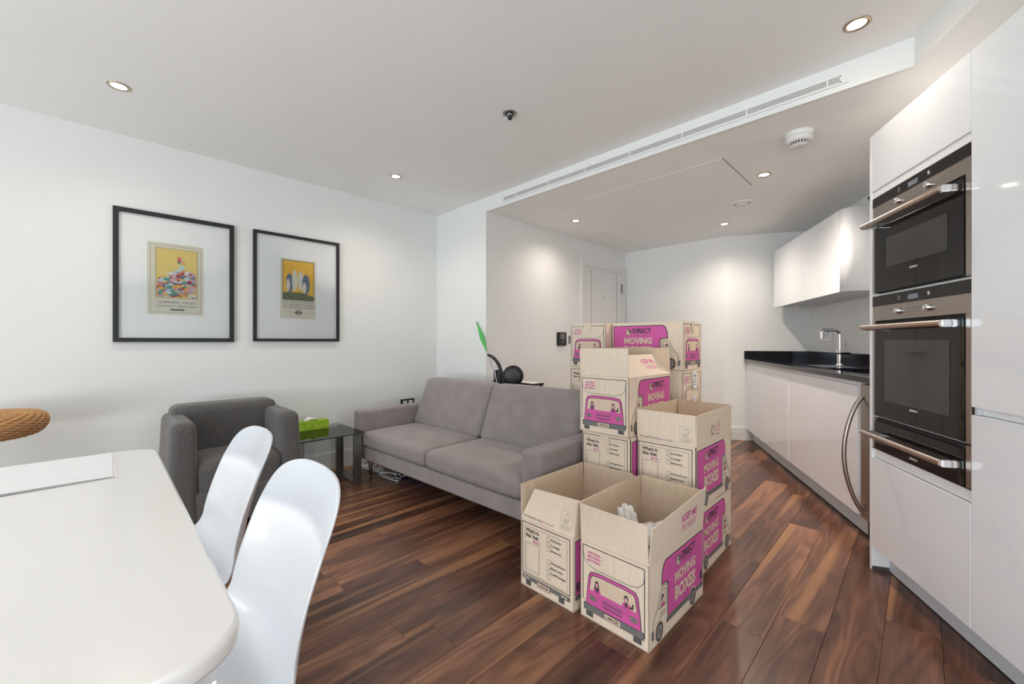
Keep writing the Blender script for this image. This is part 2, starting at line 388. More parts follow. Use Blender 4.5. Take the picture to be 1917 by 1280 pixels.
# glazed end wall x=5.5
we = MB()
we.box(XR, XR + T, YW, -.30, 0, ZC + .1, 'wall'); we.box(XR, XR + T, ay_ + 0, ay_ + T, 0, ZC + .1, 'wall')
we.box(XR, XR + T, -.30, ay_, 0, .15, 'wall'); we.box(XR, XR + T, -.30, ay_, 2.22, ZC + .1, 'wall')
we.box(XR, XR + T, 1.36, 1.50, .15, 2.22, 'wall'); we.box(XR, XR + T, .80, .90, .15, 2.22, 'wall')
struct(we.build('wall_right'))
for a, b in ((-.30, .80), (.90, 1.36), (1.50, ay_)):
    fr = MB(); e_ = .025
    fr.box(XR + .03, XR + .09, a, b, .15, .15 + e_, 'greygap').box(XR + .03, XR + .09, a, b, 2.22 - e_, 2.22, 'greygap')
    fr.box(XR + .03, XR + .09, a, a + e_, .15 + e_, 2.22 - e_, 'greygap').box(XR + .03, XR + .09, b - e_, b, .15 + e_, 2.22 - e_, 'greygap')
    f = struct(fr.build('window_%d' % wi)); wi += 1
    MB().box(XR + .057, XR + .063, a + e_, b - e_, .15 + e_, 2.22 - e_, 'wglass').build('window_pane', f)
# ceilings
ceil = struct(MB().box(XL - T, XR + T, YW - T, 6.1, ZC, ZC + .1, 'ceil').build('ceiling'))
# soffit with a carved air slot: built of a body plus a fascia
sx0, sy0 = -0.016, YB                                    # fascia corner
nS = .878 * sx0 + .4786 * sy0; kS = KX * sx0 + KY * sy0
e1 = kw(K0 - .02, nS); e2 = kw(K0 - .02, NB - .001); e3 = kw(KE - .001, NB - .001)
GX0, GX1, GZ0, GZ1 = -2.603, -.27, 2.340, 2.374
sof = MB()
sof.prism([(X2 + .001, YB + .03), (sx0 - .014, YB + .03), (sx0 + .004, YB + .008), (sx0, YB), e1, e2, e3, (bx_, YF - .001), (X2 + .001, YF - .001)], ZS, ZC, 'ceil')
soff = struct(sof.build('ceiling_soffit'))
fa = MB()
fa.box(X2 + .0, GX0, YB, YB + .03, ZS, ZC, 'wall').box(GX1, sx0 - .012, YB, YB + .03, ZS, ZC, 'wall')
fa.box(GX0, GX1, YB, YB + .03, ZS, GZ0, 'wall').box(GX0, GX1, YB, YB + .03, GZ1, ZC, 'wall')
fa.prism([(sx0 - .012, YB), (sx0, YB), (sx0 + .004, YB + .008), (sx0 - .012, YB + .03)], ZS, ZC, 'wall')
fs_ = struct(fa.build('trim_1'))
fb = MB(); a = kw(kS, nS - .004); b = kw(K0 - .02, nS - .004); c = kw(K0 - .02, nS); d = kw(kS, nS)
fb.prism([a, b, c, d], ZS, ZC, 'wall'); struct(fb.build('trim_2'))
# linear air grille
g = empty('air_grille', ((GX0 + GX1) / 2, YB, GZ0), 0, 'long slim white linear air grille in the face of the lowered ceiling', 'air vent')
hw = (GX1 - GX0) / 2; gh = GZ1 - GZ0
MB().box(-hw, hw, .020, .028, 0, gh, 'rubber').build('backing', g)
MB().box(-hw, hw, -.002, .018, 0, .004, 'trimw').box(-hw, hw, -.002, .018, gh - .004, gh, 'trimw').box(-hw, -hw + .006, -.002, .018, 0, gh, 'trimw').box(hw - .006, hw, -.002, .018, 0, gh, 'trimw').build('frame', g)
for q in range(3): MB().box(-hw + .006, hw - .006, .0, .012, .0088 + q * .0075, .0122 + q * .0075, 'trimw').build('slat', g)
for q in range(7): xx = -hw + (q + .45) * 2 * hw / 6.6; MB().box(xx - .004, xx + .004, -.001, .013, .004, gh - .004, 'trimw').build('joining_clip', g)
ra = MB().box(GX0, GX1 + .03, YB - .0008, YB + .001, GZ0 - .0115, GZ0 - .0100, 'greygap').build('joint_line', fs_)
# ceiling access hatch
hx0, hx1, hy0, hy1 = -2.00, -.92, 2.86, 3.51
h = MB().box(hx0, hx1, hy0, hy1, ZS - .0015, ZS + .002, 'ceil').build('access_panel', soff)
MB().box(hx1, hx1 + .005, hy0, hy1, ZS - .001, ZS + .001, 'greygap').build('shadow_gap', h)
# skirting
def skirt(name, a, b, nrm):
    n = Vector(nrm).normalized() * .014; a = Vector(a); b = Vector(b)
    m_ = MB(); pts = [a, b, b + n, a + n]
    if (b - a).cross(n) < 0: pts = [a, a + n, b + n, b]
    m_.prism([tuple(p) for p in pts], 0, .135, 'trimw'); n2 = n * .55
    pts2 = [a, b, b + n2, a + n2] if (b - a).cross(n) > 0 else [a, a + n2, b + n2, b]
    m_.prism([tuple(p) for p in pts2], .135, .147, 'trimw'); return struct(m_.build(name))
skirt('baseboard_left', (XL, YW), (XL, YB), (1, 0))
skirt('baseboard_return', (XL + .014, YB), (X2, YB), (0, -1))
skirt('baseboard_hall', (X2, YB), (X2, 3.965), (1, 0))
skirt('baseboard_far', (X2 + .014, YF), (bx_, YF), (0, -1))
skirt('baseboard_kitchen_end', (bx_, YF), kw(KE, 1.27), (-KX, -KY))
# entrance door in the hall wall
dr = MB()
dr.box(X2, X2 + .018, 3.965, 4.035, 0, 2.075, 'trimw').box(X2, X2 + .018, 4.90, 4.97, 0, 2.075, 'trimw').box(X2, X2 + .018, 4.035, 4.90, 2.015, 2.075, 'trimw')
dr.box(X2, X2 + .010, 4.035, 4.06, 0, 2.015, 'trimw').box(X2, X2 + .010, 4.885, 4.90, 0, 2.015, 'trimw').box(X2, X2 + .010, 4.06, 4.885, 1.995, 2.015, 'trimw')
door = struct(dr.build('door_1', bevel=.002))
MB().box(X2 + .0005, X2 + .006, 4.062, 4.883, .005, 1.992, 'trimw').build('door_leaf', door)
for (ya, yb2) in ((4.18, 4.186), (4.76, 4.766)): MB().box(X2 + .005, X2 + .0072, ya, yb2, .02, 1.98, 'greygap').build('inset_line', door)
tag(MB().box(X2 + .006, X2 + .022, 4.872, 4.898, 1.745, 1.865, 'satin').build('hinge', door, bevel=.002), 'steel hinge')
tag(MB().lathe([(0, .014), (.010, .013), (.014, .006), (.014, 0)], 'chrome', 16, (X2 + .006, 4.451, 1.665), 'x').build('peephole', door), 'steel peephole')
tag(MB().box(X2 + .006, X2 + .05, 4.10, 4.12, .98, 1.0, 'satin').box(X2 + .04, X2 + .055, 4.10, 4.23, .98, 1.0, 'satin').build('door_handle', door, bevel=.002), 'steel handle')

# ------------------------------------------------------------------ ceiling fittings
def downlight(x, y, z, label, group):
    o = empty('downlight', (x, y, z), 0, label, 'ceiling light', group)
    MB().lathe([(.047, 0), (.047, -.003), (.042, -.005), (.034, -.004), (.031, -.0015), (.031, 0)], 'brass', 32).build('ring', o)
    MB().lathe([(.031, -.0015), (.018, -.0030), (.0001, -.0036)], 'lens', 24).build('lens', o)
    l = bpy.data.lights.new('lamp', 'SPOT'); l.energy = (SPOTS * (.36 if x < -2 else 1.5 if -1 < x < -.5 else .5 if x > -.5 else .75)) if z < 2.4 else SPOTW * (.5 if -.5 < x < 0 else .6 if y < .5 and x < -2 else 1); l.color = WARM; l.spot_size = math.radians(150); l.spot_blend = 1.0; l.shadow_soft_size = .03
    lo = bpy.data.objects.new('lamp', l); COL.objects.link(lo); lo.location = (x, y, z - .012)
    return o
LG = None
downlight(-2.943, .058, ZC, 'lit recessed downlight in the main ceiling above the larger framed poster', None)
downlight(-2.977, 1.66, ZC, 'lit recessed downlight in the main ceiling above the left arm of the sofa', None)
downlight(-.19, 2.226, ZC, 'lit downlight in the main ceiling nearest the ovens, by the lowered ceiling corner', None)
downlight(-.798, 3.355, ZS, 'lit downlight in the lowered ceiling beside the access hatch and smoke alarm', None)
downlight(-2.417, 3.31, ZS, 'lit downlight in the lowered ceiling near the hall wall with the door', None)
downlight(-1.415, 4.467, ZS, 'lit downlight in the lowered ceiling nearest the far wall, left of the kitchen', None)
for px_, py_, lb in ((.9, .4, 'lit recessed downlight above the end of the kitchen cupboards'), (-1.2, -1.2, 'lit recessed downlight over the dining table'), (1.6, -1.4, 'lit recessed downlight between the dining table and the glazed end wall')): downlight(px_, py_, ZC, lb, None)
hx_, hy_ = kw(2.55, 1.42); downlight(hx_, hy_, ZS, 'added unseen fill downlight over the worktop, hidden behind the top of the tall oven housing', None)  # extra downlight added out of sight to brighten the kitchen wall and worktop
ey = empty('sensor', (-1.689, 1.669, ZC), 0, 'small unlit swivelling grey and black fitting in the middle of the main ceiling', 'ceiling fitting')
MB().lathe([(.040, 0), (.040, -.003), (.034, -.006), (.024, -.005), (.022, .0)], 'satin', 28).build('ring', ey)
MB().lathe([(.023, .0), (.022, -.008), (.020, -.012)], 'black', 24).build('socket', ey)
MB().lathe([(.015, -.004), (.0155, -.016)], 'whitepl', 24, (.003, 0, 0)).build('collar', ey)
MB().lathe([(.0155, -.016), (.014, -.028), (.009, -.038), (.0001, -.042)], 'black', 24, (.003, 0, 0)).build('lamp_head', ey)
MB().box(-.021, -.016, -.006, .002, -.030, 0, 'whitepl').build('clip', ey)
sm = empty('smoke_alarm', (-.497, 2.836, ZS), 0, 'thick round white smoke alarm on the lowered ceiling', 'smoke alarm')
MB().lathe([(.070, 0), (.070, -.018), (.066, -.022), (.060, -.023)], 'whitepl', 40).build('base', sm)
MB().lathe([(.062, -.022), (.068, -.026), (.068, -.040), (.062, -.050), (.050, -.054)], 'whitepl', 40).build('cover', sm)
MB().lathe([(.048, -.050), (.040, -.056), (.038, -.066)], 'greygap', 32).build('sensor_chamber', sm)
MB().lathe([(.041, -.066), (.040, -.070), (.0001, -.071)], 'whitepl', 32).build('cap', sm)
for q in range(20):
    t = q * math.pi / 10; MB().tube([(.048 * math.cos(t), .048 * math.sin(t), -.053), (.041 * math.cos(t), .041 * math.sin(t), -.067)], .0022, 'whitepl', 6).build('rib', sm)
ve = empty('extract_vent', (-1.087, 3.893, ZS), 0, 'round white extract vent with a raised disc on the lowered ceiling', 'air vent')
MB().lathe([(.080, 0), (.080, -.006), (.072, -.013), (.060, -.014), (.056, -.004), (.056, 0)], 'whitepl', 40).build('rim', ve)
MB().lathe([(.056, -.002), (.0001, -.002)], 'greygap', 32).build('throat', ve)
MB().lathe([(.050, -.010), (.048, -.018), (.020, -.022), (.0001, -.023)], 'whitepl', 32).build('disc', ve)
di = tag(MB().lathe([(.042, 0), (.042, -.004), (.038, -.007), (.0001, -.008)], 'whitepl', 32, (-2.432, 3.878, ZS)).build('sprinkler_cover'), 'small flat white disc on the lowered ceiling near the door', 'ceiling fitting')

# ------------------------------------------------------------------ kitchen
nf = 1.11
# tall oven housing
R = KR('oven_housing', 2.39, nf + .02, 0, 'tall white gloss housing unit holding the ovens', 'cabinet')
B = MB(); R.box(B, 2.39, 2.408, nf - .0, NB - .005, 0, 2.095, 'lacmatt'); B.build('end_panel', R.o, bevel=.0012)
B = MB()
R.box(B, 1.7785, 1.786, nf + .022, NB - .01, .117, 2.095, 'lacmatt'); R.box(B, 2.3825, 2.39, nf + .022, NB - .01, .117, 2.095, 'lacmatt')
R.box(B, 1.786, 2.3825, NB - .03, NB - .01, .117, 2.095, 'lacmatt')
for z0, z1 in ((.117, .125), (.560, .592), (.742, .747), (1.318, 1.3285), (1.787, 1.81)): R.box(B, 1.786, 2.3825, nf + .022, NB - .03, z0, z1, 'lacmatt')
R.box(B, 1.786, 2.3825, nf + .022, NB - .03, 2.085, 2.095, 'lacmatt')
B.build('carcass', R.o)
B = MB(); R.box(B, 1.786, 2.389, nf - .001, nf + .0215, .592, .5945, 'satin'); B.build('steel_edge', R.o)
B = MB(); R.box(B, 1.7865, 2.389, nf, nf + .021, 1.821, 2.095, 'lac'); B.build('door', R.o, bevel=.0012)
B = MB(); R.box(B, 1.7865, 2.389, nf, nf + .021, .118, .545, 'lac'); B.build('door', R.o, bevel=.0012)
B = MB(); R.box(B, 1.7865, 2.389, nf + .004, nf + .02, 1.788, 1.8195, 'lacmatt'); B.build('finger_channel', R.o)
B = MB(); R.box(B, 1.7865, 2.389, nf + .012, nf + .02, .547, .590, 'lacmatt'); B.build('finger_channel', R.o)
B = MB(); R.box(B, 1.775, 2.389, nf + .07, nf + .085, .004, .118, 'plinth'); R.box(B, 1.775, 2.389, nf + .068, nf + .0848, 0, .004, 'rubber'); B.build('plinth', R.o)
B = MB(); R.box(B, 2.3865, 2.3895, nf + .001, nf + .07, .0, .020, 'satin'); B.build('foot_strip', R.o)
def oven(name, zb, zt, zband, zsteel, zdoor0, zdoor1, win, hz, disp, knobs, label, cat, logo):
    R = KR(name, 2.38, nf, zb, label, cat)
    k0, k1 = 1.7865, 2.3805
    if zsteel:
        B = MB(); R.box(B, k0, k1, nf + .001, nf + .03, zsteel, zt, 'steel'); B.build('control_panel', R.o, bevel=.001)
        B = MB(); R.box(B, k0, k1, nf - .0005, nf + .0012, zband, zt, 'blackglass'); B.build('black_band', R.o)
        Fk = Face(R.L(k1, nf - .0006, zb), (1, 0, 0), (0, 0, 1), (0, -1, 0)); u = lambda k: k1 - k
        P = MB()
        P.poly(Fk, [(u(2.117), disp[0] - zb), (u(2.055), disp[0] - zb), (u(2.055), disp[1] - zb), (u(2.117), disp[1] - zb)], 'display'); P.build('display', R.o)
        P = MB(); zz = (zband + zt) / 2 - zb
        P.line(Fk, [(u(2.178) - .005, zz - .007), (u(2.178) + .005, zz - .007), (u(2.178) + .005, zz + .007), (u(2.178) - .005, zz + .007)], .0012, 'whitetape', 1, True); P.build('symbol', R.o); P = MB()
        P.poly(Fk, [(u(1.992) - .006, zz - .007), (u(1.992) + .006, zz - .007), (u(1.992) + .006, zz + .007), (u(1.992) - .006, zz + .007)], 'whitetape', 1)
        P.line(Fk, [(u(1.992) - .004, zz - .005), (u(1.992) + .004, zz + .005)], .002, 'blackglass', 2)
        P.build('symbol', R.o)
        P = MB(); zm = (zband + zsteel) / 2 - zb
        for (ka, kb) in (((2.15, 2.02), (1.93, 1.83)) if name == 'compact_oven' else ((2.14, 2.04),)):
            P.line(Fk, [(u(ka), zm - .008), (u(kb), zm - .008)], .001, 'greyink', 0.2)
            for q in range(6): P.disc(Fk, u(ka) + (u(kb) - u(ka)) * (q + .5) / 6, zm + .006, .0025, 'greyink', 0.3, seg=8)
        P.build('panel_markings', R.o).__setitem__('kind', 'stuff')
        for kk in knobs:
            z_ = (zband + zsteel) / 2 + .002
            c = R.L(kk, nf, z_)
            MB().lathe([(.0145, 0), (.0145, -.003), (.012, -.013), (.010, -.015), (.0001, -.015)], 'chrome', 24, c, 'y').build('knob', R.o)
    # side frame strips
    B = MB(); R.box(B, k0, k0 + .024, nf + .001, nf + .03, zb, zsteel or zt, 'steel'); B.build('side_frame', R.o, bevel=.0008)
    B = MB(); R.box(B, k1 - .018, k1, nf + .001, nf + .03, zb, zsteel or zt, 'steel'); B.build('side_frame', R.o, bevel=.0008)
    B = MB(); R.box(B, k0 + .024, k1 - .018, nf + .012, nf + .03, zb, zsteel or zt, 'rubber'); B.build('recess', R.o)
    B = MB(); R.box(B, k0 + .026, k1 - .020, nf - .002, nf + .012, zdoor0, zdoor1, 'blackglass'); dd = B.build('door', R.o, bevel=.001)
    Fk = Face(R.L(k1, nf - .0021, zb), (1, 0, 0), (0, 0, 1), (0, -1, 0)); u = lambda k: k1 - k
    if win:
        P = MB(); P.poly(Fk, [(u(win[1]), win[2] - zb), (u(win[0]), win[2] - zb), (u(win[0]), win[3] - zb), (u(win[1]), win[3] - zb)], 'window_glass'); P.build('window', dd)
    P = MB(); P.text(Fk, 'SIEMENS', u(2.105), logo - zb, .050, .008, 'whitetape', 1, .03); P.build('lettering', dd)
    # handle
    H = empty('handle', (0, 0, 0), 0, 'steel bar handle', None, None, R.o)
    bn = nf - .052
    H2 = MB(); c0 = R.L(2.357, bn, hz); c1 = R.L(1.832, bn, hz); H2.tube([c0, c1], .0115, 'handle', 20); H2.build('bar', H)
    for kk in (2.343, 1.838):
        Bk = MB(); R.box(Bk, kk - .010, kk + .010, bn - .002, nf - .0028, hz - .014, hz + .012, 'chrome'); Bk.build('bracket', H, bevel=.003)
    return R
oven('compact_oven', 1.330, 1.784, 1.740, 1.684, 1.334, 1.674, (1.89, 2.268, 1.438, 1.573), 1.648, (1.748, 1.768), (2.178, 1.992), 'compact black glass oven with steel panel, uppermost built-in appliance', 'oven', 1.407)
oven('oven', .748, 1.316, 1.268, 1.200, .752, 1.186, (1.88, 2.28, .830, 1.108), 1.168, (1.279, 1.299), (2.178, 1.992), 'large black glass oven with steel panel, middle of the built-in appliances', 'oven', .812)
oven('warming_drawer', .5955, .741, 0, 0, .597, .727, None, .668, None, (), 'low black glass drawer with steel bar handle under the large oven', 'oven', .613)
# tall fridge housing
R = KR('tall_cupboard', 1.775, nf + .02, 0, 'tall plain white gloss cupboard to the right of the ovens', 'cabinet')
B = MB(); R.box(B, 1.17, 1.7745, nf + .024, NB - .005, .118, 2.095, 'lacmatt'); B.build('carcass', R.o)
B = MB(); R.box(B, 1.17, 1.7835, nf, nf + .021, .879, 2.095, 'lac'); B.build('door', R.o, bevel=.0012)
B = MB(); R.box(B, 1.17, 1.7835, nf, nf + .021, .118, .852, 'lac'); B.build('door', R.o, bevel=.0012)
B = MB(); R.box(B, 1.17, 1.762, nf + .0215, nf + .024, .853, .878, 'lacmatt'); R.box(B, 1.762, 1.7745, nf + .004, nf + .024, .853, .878, 'plinth'); B.build('finger_channel', R.o)
B = MB(); R.box(B, 1.17, 1.7745, nf + .07, nf + .085, .004, .118, 'plinth'); R.box(B, 1.17, 1.7745, nf + .068, nf + .0848, 0, .004, 'rubber'); B.build('plinth', R.o)
R = KR('tall_cupboard', 1.169, nf + .02, 0, 'plain tall white gloss cupboard at the end of the kitchen row, beyond the right edge', 'cabinet')
B = MB(); R.box(B, .87, 1.168, nf + .024, NB - .005, .0, 2.095, 'lacmatt'); B.build('carcass', R.o)
B = MB(); R.box(B, .87, 1.1675, nf, nf + .021, .118, 2.095, 'lac'); B.build('door', R.o, bevel=.0012)
# base cabinets
nb = 1.22
def base(k0, k1, doors, label, plinth=True):
    R = KR('base_cupboard', k1, nb + .02, 0, label, 'cabinet')
    B = MB(); R.box(B, k0 + .002, k1 - .002, nb + .022, NB - .005, .125, .69 if k0 < 3 else .875, 'lacmatt')
    if k0 < 3: R.box(B, k1 - .018, k1 - .002, nb + .022, NB - .005, .69, .875, 'lacmatt'); R.box(B, k0 + .002, k0 + .018, nb + .022, NB - .005, .69, .875, 'lacmatt'); R.box(B, k0 + .018, k1 - .018, nb + .022, nb + .04, .69, .855, 'lacmatt')
    B.build('carcass', R.o)
    for a, b in doors:
        B = MB(); R.box(B, a + .0015, b - .0015, nb, nb + .021, .128, .852, 'lac'); B.build('door', R.o, bevel=.0015)
    B = MB(); R.box(B, k0 + .002, k1 - .002, nb + .010, nb + .0215, .853, .876, 'lacmatt'); B.build('finger_channel', R.o)
    if k0 > 3: B = MB(); R.box(B, k0 + .0, k0 + .010, nb + .004, nb + .0215, .128, .852, 'lacmatt'); B.build('edge_strip', R.o)
    B = MB(); R.box(B, k0, k1, nb + .06, nb + .075, .006, .125, 'plinth'); R.box(B, k0, k1, nb + .056, nb + .0748, 0, .006, 'rubber'); B.build('plinth', R.o)
    return R
base(3.822, KE - .015, ((3.832, 4.455), (4.455, KE - .03)), 'white gloss base cupboard under the worktop nearest the far wall')
base(2.745, 3.818, ((2.766, 3.37), (3.37, 3.812)), 'white gloss base cupboard under the sink, beside the steel appliance')
# steel appliance
R = KR('wine_cooler', 2.74, nb + .02, 0, 'stainless steel under-counter appliance with a tall curved handle', 'appliance')
B = MB(); R.box(B, 2.415, 2.738, nb + .035, NB - .01, .02, .87, 'black'); B.build('body', R.o)
B = MB(); R.box(B, 2.415, 2.738, nb + .0, nb + .034, .13, .865, 'steel'); dd = B.build('door', R.o, bevel=.002)
B = MB(); R.box(B, 2.418, 2.69, nb - .002, nb + .0, .16, .84, 'steel'); B.build('door_panel', dd, bevel=.0008)
H = MB(); pts = []
for q in range(17):
    t = q / 16; zz = .165 + (.80 - .165) * t; pts.append(R.L(2.712, nb - .004 - .085 * math.sin(math.pi * t) ** .75, zz))
H.tube(pts, .011, 'steel', 12); H.build('handle', R.o)
B = MB(); R.box(B, 2.415, 2.74, nb + .06, nb + .075, .0, .125, 'plinth'); B.build('plinth', R.o)
# worktop
R = KR('worktop', KE - .01, NB - .01, .876, 'polished black granite worktop with upstand and sink cut-out', 'worktop')
W0, W1 = 2.410, KE - .003
B = MB()
sk0, sk1, sn0, sn1 = 2.96, 3.50, 1.33, 1.66
zt = .910
R.box(B, W0, sk0, 1.20, NB - .003, .88, zt, 'granite'); R.box(B, sk1, W1, 1.20, NB - .003, .88, zt, 'granite')
R.box(B, sk0, sk1, 1.20, sn0, .88, zt, 'granite'); R.box(B, sk0, sk1, sn1, NB - .003, .88, zt, 'granite')
B.build('slab', R.o)
B = MB(); R.box(B, W0, W1 - .02, NB - .023, NB - .003, zt, 1.0, 'granite'); B.build('upstand', R.o, bevel=.001)
B = MB(); R.box(B, W1 - .02, W1, 1.20, NB - .003, zt, 1.0, 'granite'); B.build('upstand', R.o, bevel=.001)
for q in range(6):
    B = MB(); n_ = 1.40 + q * .035; R.box(B, 3.62, 3.98, n_, n_ + .006, zt, zt + .0012, 'display'); B.build('drainer_groove', R.o)
R = KR('sink', sk1, sn1, .70, 'undermounted steel sink bowl set in the black worktop', 'sink')
B = MB()
R.box(B, sk0, sk1, sn0, sn1, .70, .705, 'chrome')
R.box(B, sk0, sk0 + .004, sn0, sn1, .705, .8795, 'chrome'); R.box(B, sk1 - .004, sk1, sn0, sn1, .705, .8795, 'chrome')
R.box(B, sk0, sk1, sn0, sn0 + .004, .705, .8795, 'chrome'); R.box(B, sk0, sk1, sn1 - .004, sn1, .705, .8795, 'chrome'); B.build('bowl', R.o)
MB().lathe([(.04, .006), (.035, .009), (.0001, .008)], 'satin', 24, R.L((sk0 + sk1) / 2, (sn0 + sn1) / 2, .70)).build('waste', R.o)
# tap
tp = empty('kitchen_tap', (-.479, 4.335, .910), 0, 'chrome square-necked mixer tap standing on the black worktop', 'tap')
MB().lathe([(.026, 0), (.026, .006), (.020, .010)], 'chrome', 24).lathe([(.019, .010), (.019, .095)], 'chrome', 24).build('base', tp)
dn = Vector((-.7071, -.7071, 0)) 
MB().lathe([(.019, .088), (.026, .090), (.026, .118), (.019, .122)], 'chrome', 24).build('collar', tp)
MB().tube([-dn * .015 + Vector((0, 0, .105)), -dn * .075 + Vector((0, 0, .105))], .020, 'chrome', 18).build('valve', tp)
MB().tube([-dn * .060 + Vector((0, 0, .115)), -dn * .042 + Vector((0, 0, .20))], .004, 'chrome', 10).build('lever', tp)
pp = [Vector((0, 0, .12)), Vector((0, 0, .25))] + [dn * (.035 * (1 - math.cos(t))) + Vector((0, 0, .25 + .04 * math.sin(t))) for t in [q * math.pi / 12 for q in range(1, 7)]]
pp += [dn * .130 + Vector((0, 0, .29))] + [dn * (.130 + .022 * math.sin(t)) + Vector((0, 0, .29 - .022 * (1 - math.cos(t)))) for t in [q * math.pi / 12 for q in range(1, 7)]] + [dn * .152 + Vector((0, 0, .215))]
MB().tube(pp, .0135, 'chrome', 16).build('spout', tp)
# double socket on the kitchen wall
R = KR('socket', 4.83, NB, 1.11, 'chrome double wall socket above the worktop behind the tap', 'socket')
B = MB(); R.box(B, 4.66, 4.83, NB - .008, NB, 1.115, 1.215, 'chrome'); B.build('plate', R.o, bevel=.002)
for kk in (4.79, 4.70):
    B = MB(); R.box(B, kk - .028, kk + .028, NB - .010, NB - .008, 1.125, 1.165, 'whitepl'); B.build('outlet', R.o)
    B = MB(); R.box(B, kk - .012, kk + .012, NB - .012, NB - .008, 1.18, 1.205, 'chrome'); B.build('switch', R.o)
# wall cabinet with rounded end
R = KR('wall_cupboard', 5.06, NB, 1.47, 'white gloss wall cupboard with a rounded end above the worktop', 'cabinet')
wn = 1.47; we_ = 3.53; rr = .065
def prof(inset, k_hi):
    pts = [(R.k - k_hi, wn + inset - R.n)]
    for q in range(9):
        t = q * math.pi / 16; kk = we_ + rr - (rr - inset) * math.sin(t); nn = wn + rr - (rr - inset) * math.cos(t)
        pts.append((R.k - kk, nn - R.n))
    return pts
out = prof(0, we_ + rr); inn = prof(.02, we_ + rr)
B = MB(); B.prism([(R.k - 5.055, wn + .022 - R.n)] + [(p[0], p[1]) for p in prof(.022, 4.0)] + [(R.k - we_ - .022, -.004), (R.k - 5.055, -.004)], .018, .600, 'lacmatt'); B.build('carcass', R.o)
B = MB(); B.prism(out + [(R.k - we_, -.003), (R.k - we_ - .02, -.003)] + list(reversed(inn)), 0.0, .606, 'lac'); o_ = B.build('rounded_end', R.o)
for p in o_.data.polygons:
    p.use_smooth = abs(p.normal.z) < .3
for a, b in ((we_ + rr + .001, 4.30), (4.302, 5.055)):
    B = MB(); R.box(B, a, b, wn, wn + .020, 1.47, 2.076, 'lac'); B.build('door', R.o, bevel=.001)
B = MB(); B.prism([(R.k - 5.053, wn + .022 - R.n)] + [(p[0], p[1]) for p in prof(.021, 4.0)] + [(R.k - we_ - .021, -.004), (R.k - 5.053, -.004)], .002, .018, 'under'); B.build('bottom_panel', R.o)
B = MB(); R.box(B, 4.80, 4.815, 1.60, 1.615, 1.41, 1.472, 'whitepl'); R.box(B, 4.80, 4.83, 1.60, 1.615, 1.41, 1.42, 'whitepl'); tag(B.build('hook', R.o, bevel=.001), 'small clear plastic hook under the cupboard')
# extractor hood (mostly behind the ovens)
R = KR('extractor_hood', 3.42, NB - .003, 1.50, 'black angled extractor hood beside the wall cupboard, mostly hidden by the ovens', 'extractor hood')
B = MB(); kk0, kk1 = 2.56, 3.02
prf = [(1.38, 1.985), (1.40, 2.0), (1.60, 1.55), (1.58, 1.535)]
vs = [R.L(kk1, n_, z_) for n_, z_ in prf] + [R.L(kk0, n_, z_) for n_, z_ in prf]
B.add(vs, [(0, 1, 2, 3), (7, 6, 5, 4), (0, 4, 5, 1), (1, 5, 6, 2), (2, 6, 7, 3), (3, 7, 4, 0)], 'blackglass'); B.build('glass_panel', R.o)
B = MB(); R.box(B, 2.68, 2.90, 1.62, NB - .004, 1.60, 2.297, 'black'); B.build('chimney', R.o); 
B = MB(); R.box(B, 2.70, 2.88, 1.50, 1.62, 1.62, 1.72, 'black'); B.build('motor_box', R.o)

# ------------------------------------------------------------------ framed posters
def frame_pic(name, y0, y1, z0, z1, fw, label):
    o = empty(name, (XL, y0, z0), 0, label, 'picture')
    w_, h_ = y1 - y0, z1 - z0; d = .028
    MB().box(.001, d, 0, fw, 0, h_, 'frame').box(.001, d, w_ - fw, w_, 0, h_, 'frame').box(.001, d, fw, w_ - fw, 0, fw, 'frame').box(.001, d, fw, w_ - fw, h_ - fw, h_, 'frame').build('frame', o)
    MB().box(.002, .012, fw, w_ - fw, fw, h_ - fw, 'mount').build('mount', o)
    MB().add([(.020, fw, fw), (.020, w_ - fw, fw), (.020, w_ - fw, h_ - fw), (.020, fw, h_ - fw)], [(0, 1, 2, 3)], 'pglass').build('glass', o)
    return o, Face((.0125, 0, 0), (0, 1, 0), (0, 0, 1), (1, 0, 0))
def flatmat(n, c): M[n] = mat(n, c, 0.8, noise=0.03, scale=30); return n
Y1 = flatmat('poster_yellow', (.74, .60, .22)); Y2 = flatmat('poster_deep_yellow', (.80, .50, .08)); OL = flatmat('poster_olive', (.16, .18, .11))
blobs = [flatmat('poster_' + n, c) for n, c in (('coral', (.65, .22, .17)), ('teal', (.12, .35, .30)), ('slate', (.16, .22, .30)), ('crimson', (.38, .06, .09)), ('amber', (.75, .42, .08)), ('pale_blue', (.50, .66, .70)), ('lilac', (.48, .38, .48)), ('rose', (.70, .42, .42)), ('white', (.72, .72, .68)))]
BG = flatmat('poster_blue_grey', (.15, .21, .28)); MR = flatmat('poster_maroon', (.15, .05, .05))
o, F = frame_pic('framed_poster', .044, .687, 1.10, 1.960, .027, 'larger black-framed poster with patchwork of coloured shapes, hung left of the other')
P = MB(); yy = lambda y: y - .044; zz = lambda z: z - 1.10
def rect(P, F, a0, a1, b0, b1, mt, ly): P.poly(F, [(a0, b0), (a1, b0), (a1, b1), (a0, b1)], mt, ly)
rect(P, F, yy(.206), yy(.506), zz(1.285), zz(1.768), 'cream', 1)
P.line(F, [(yy(.222), zz(1.302)), (yy(.490), zz(1.302)), (yy(.490), zz(1.752)), (yy(.222), zz(1.752))], .0012, 'ink', 2, True)
rect(P, F, yy(.249), yy(.472), zz(1.398), zz(1.734), 'ink', 2); rect(P, F, yy(.251), yy(.470), zz(1.400), zz(1.732), Y1, 3)
rnd = random.Random(3)
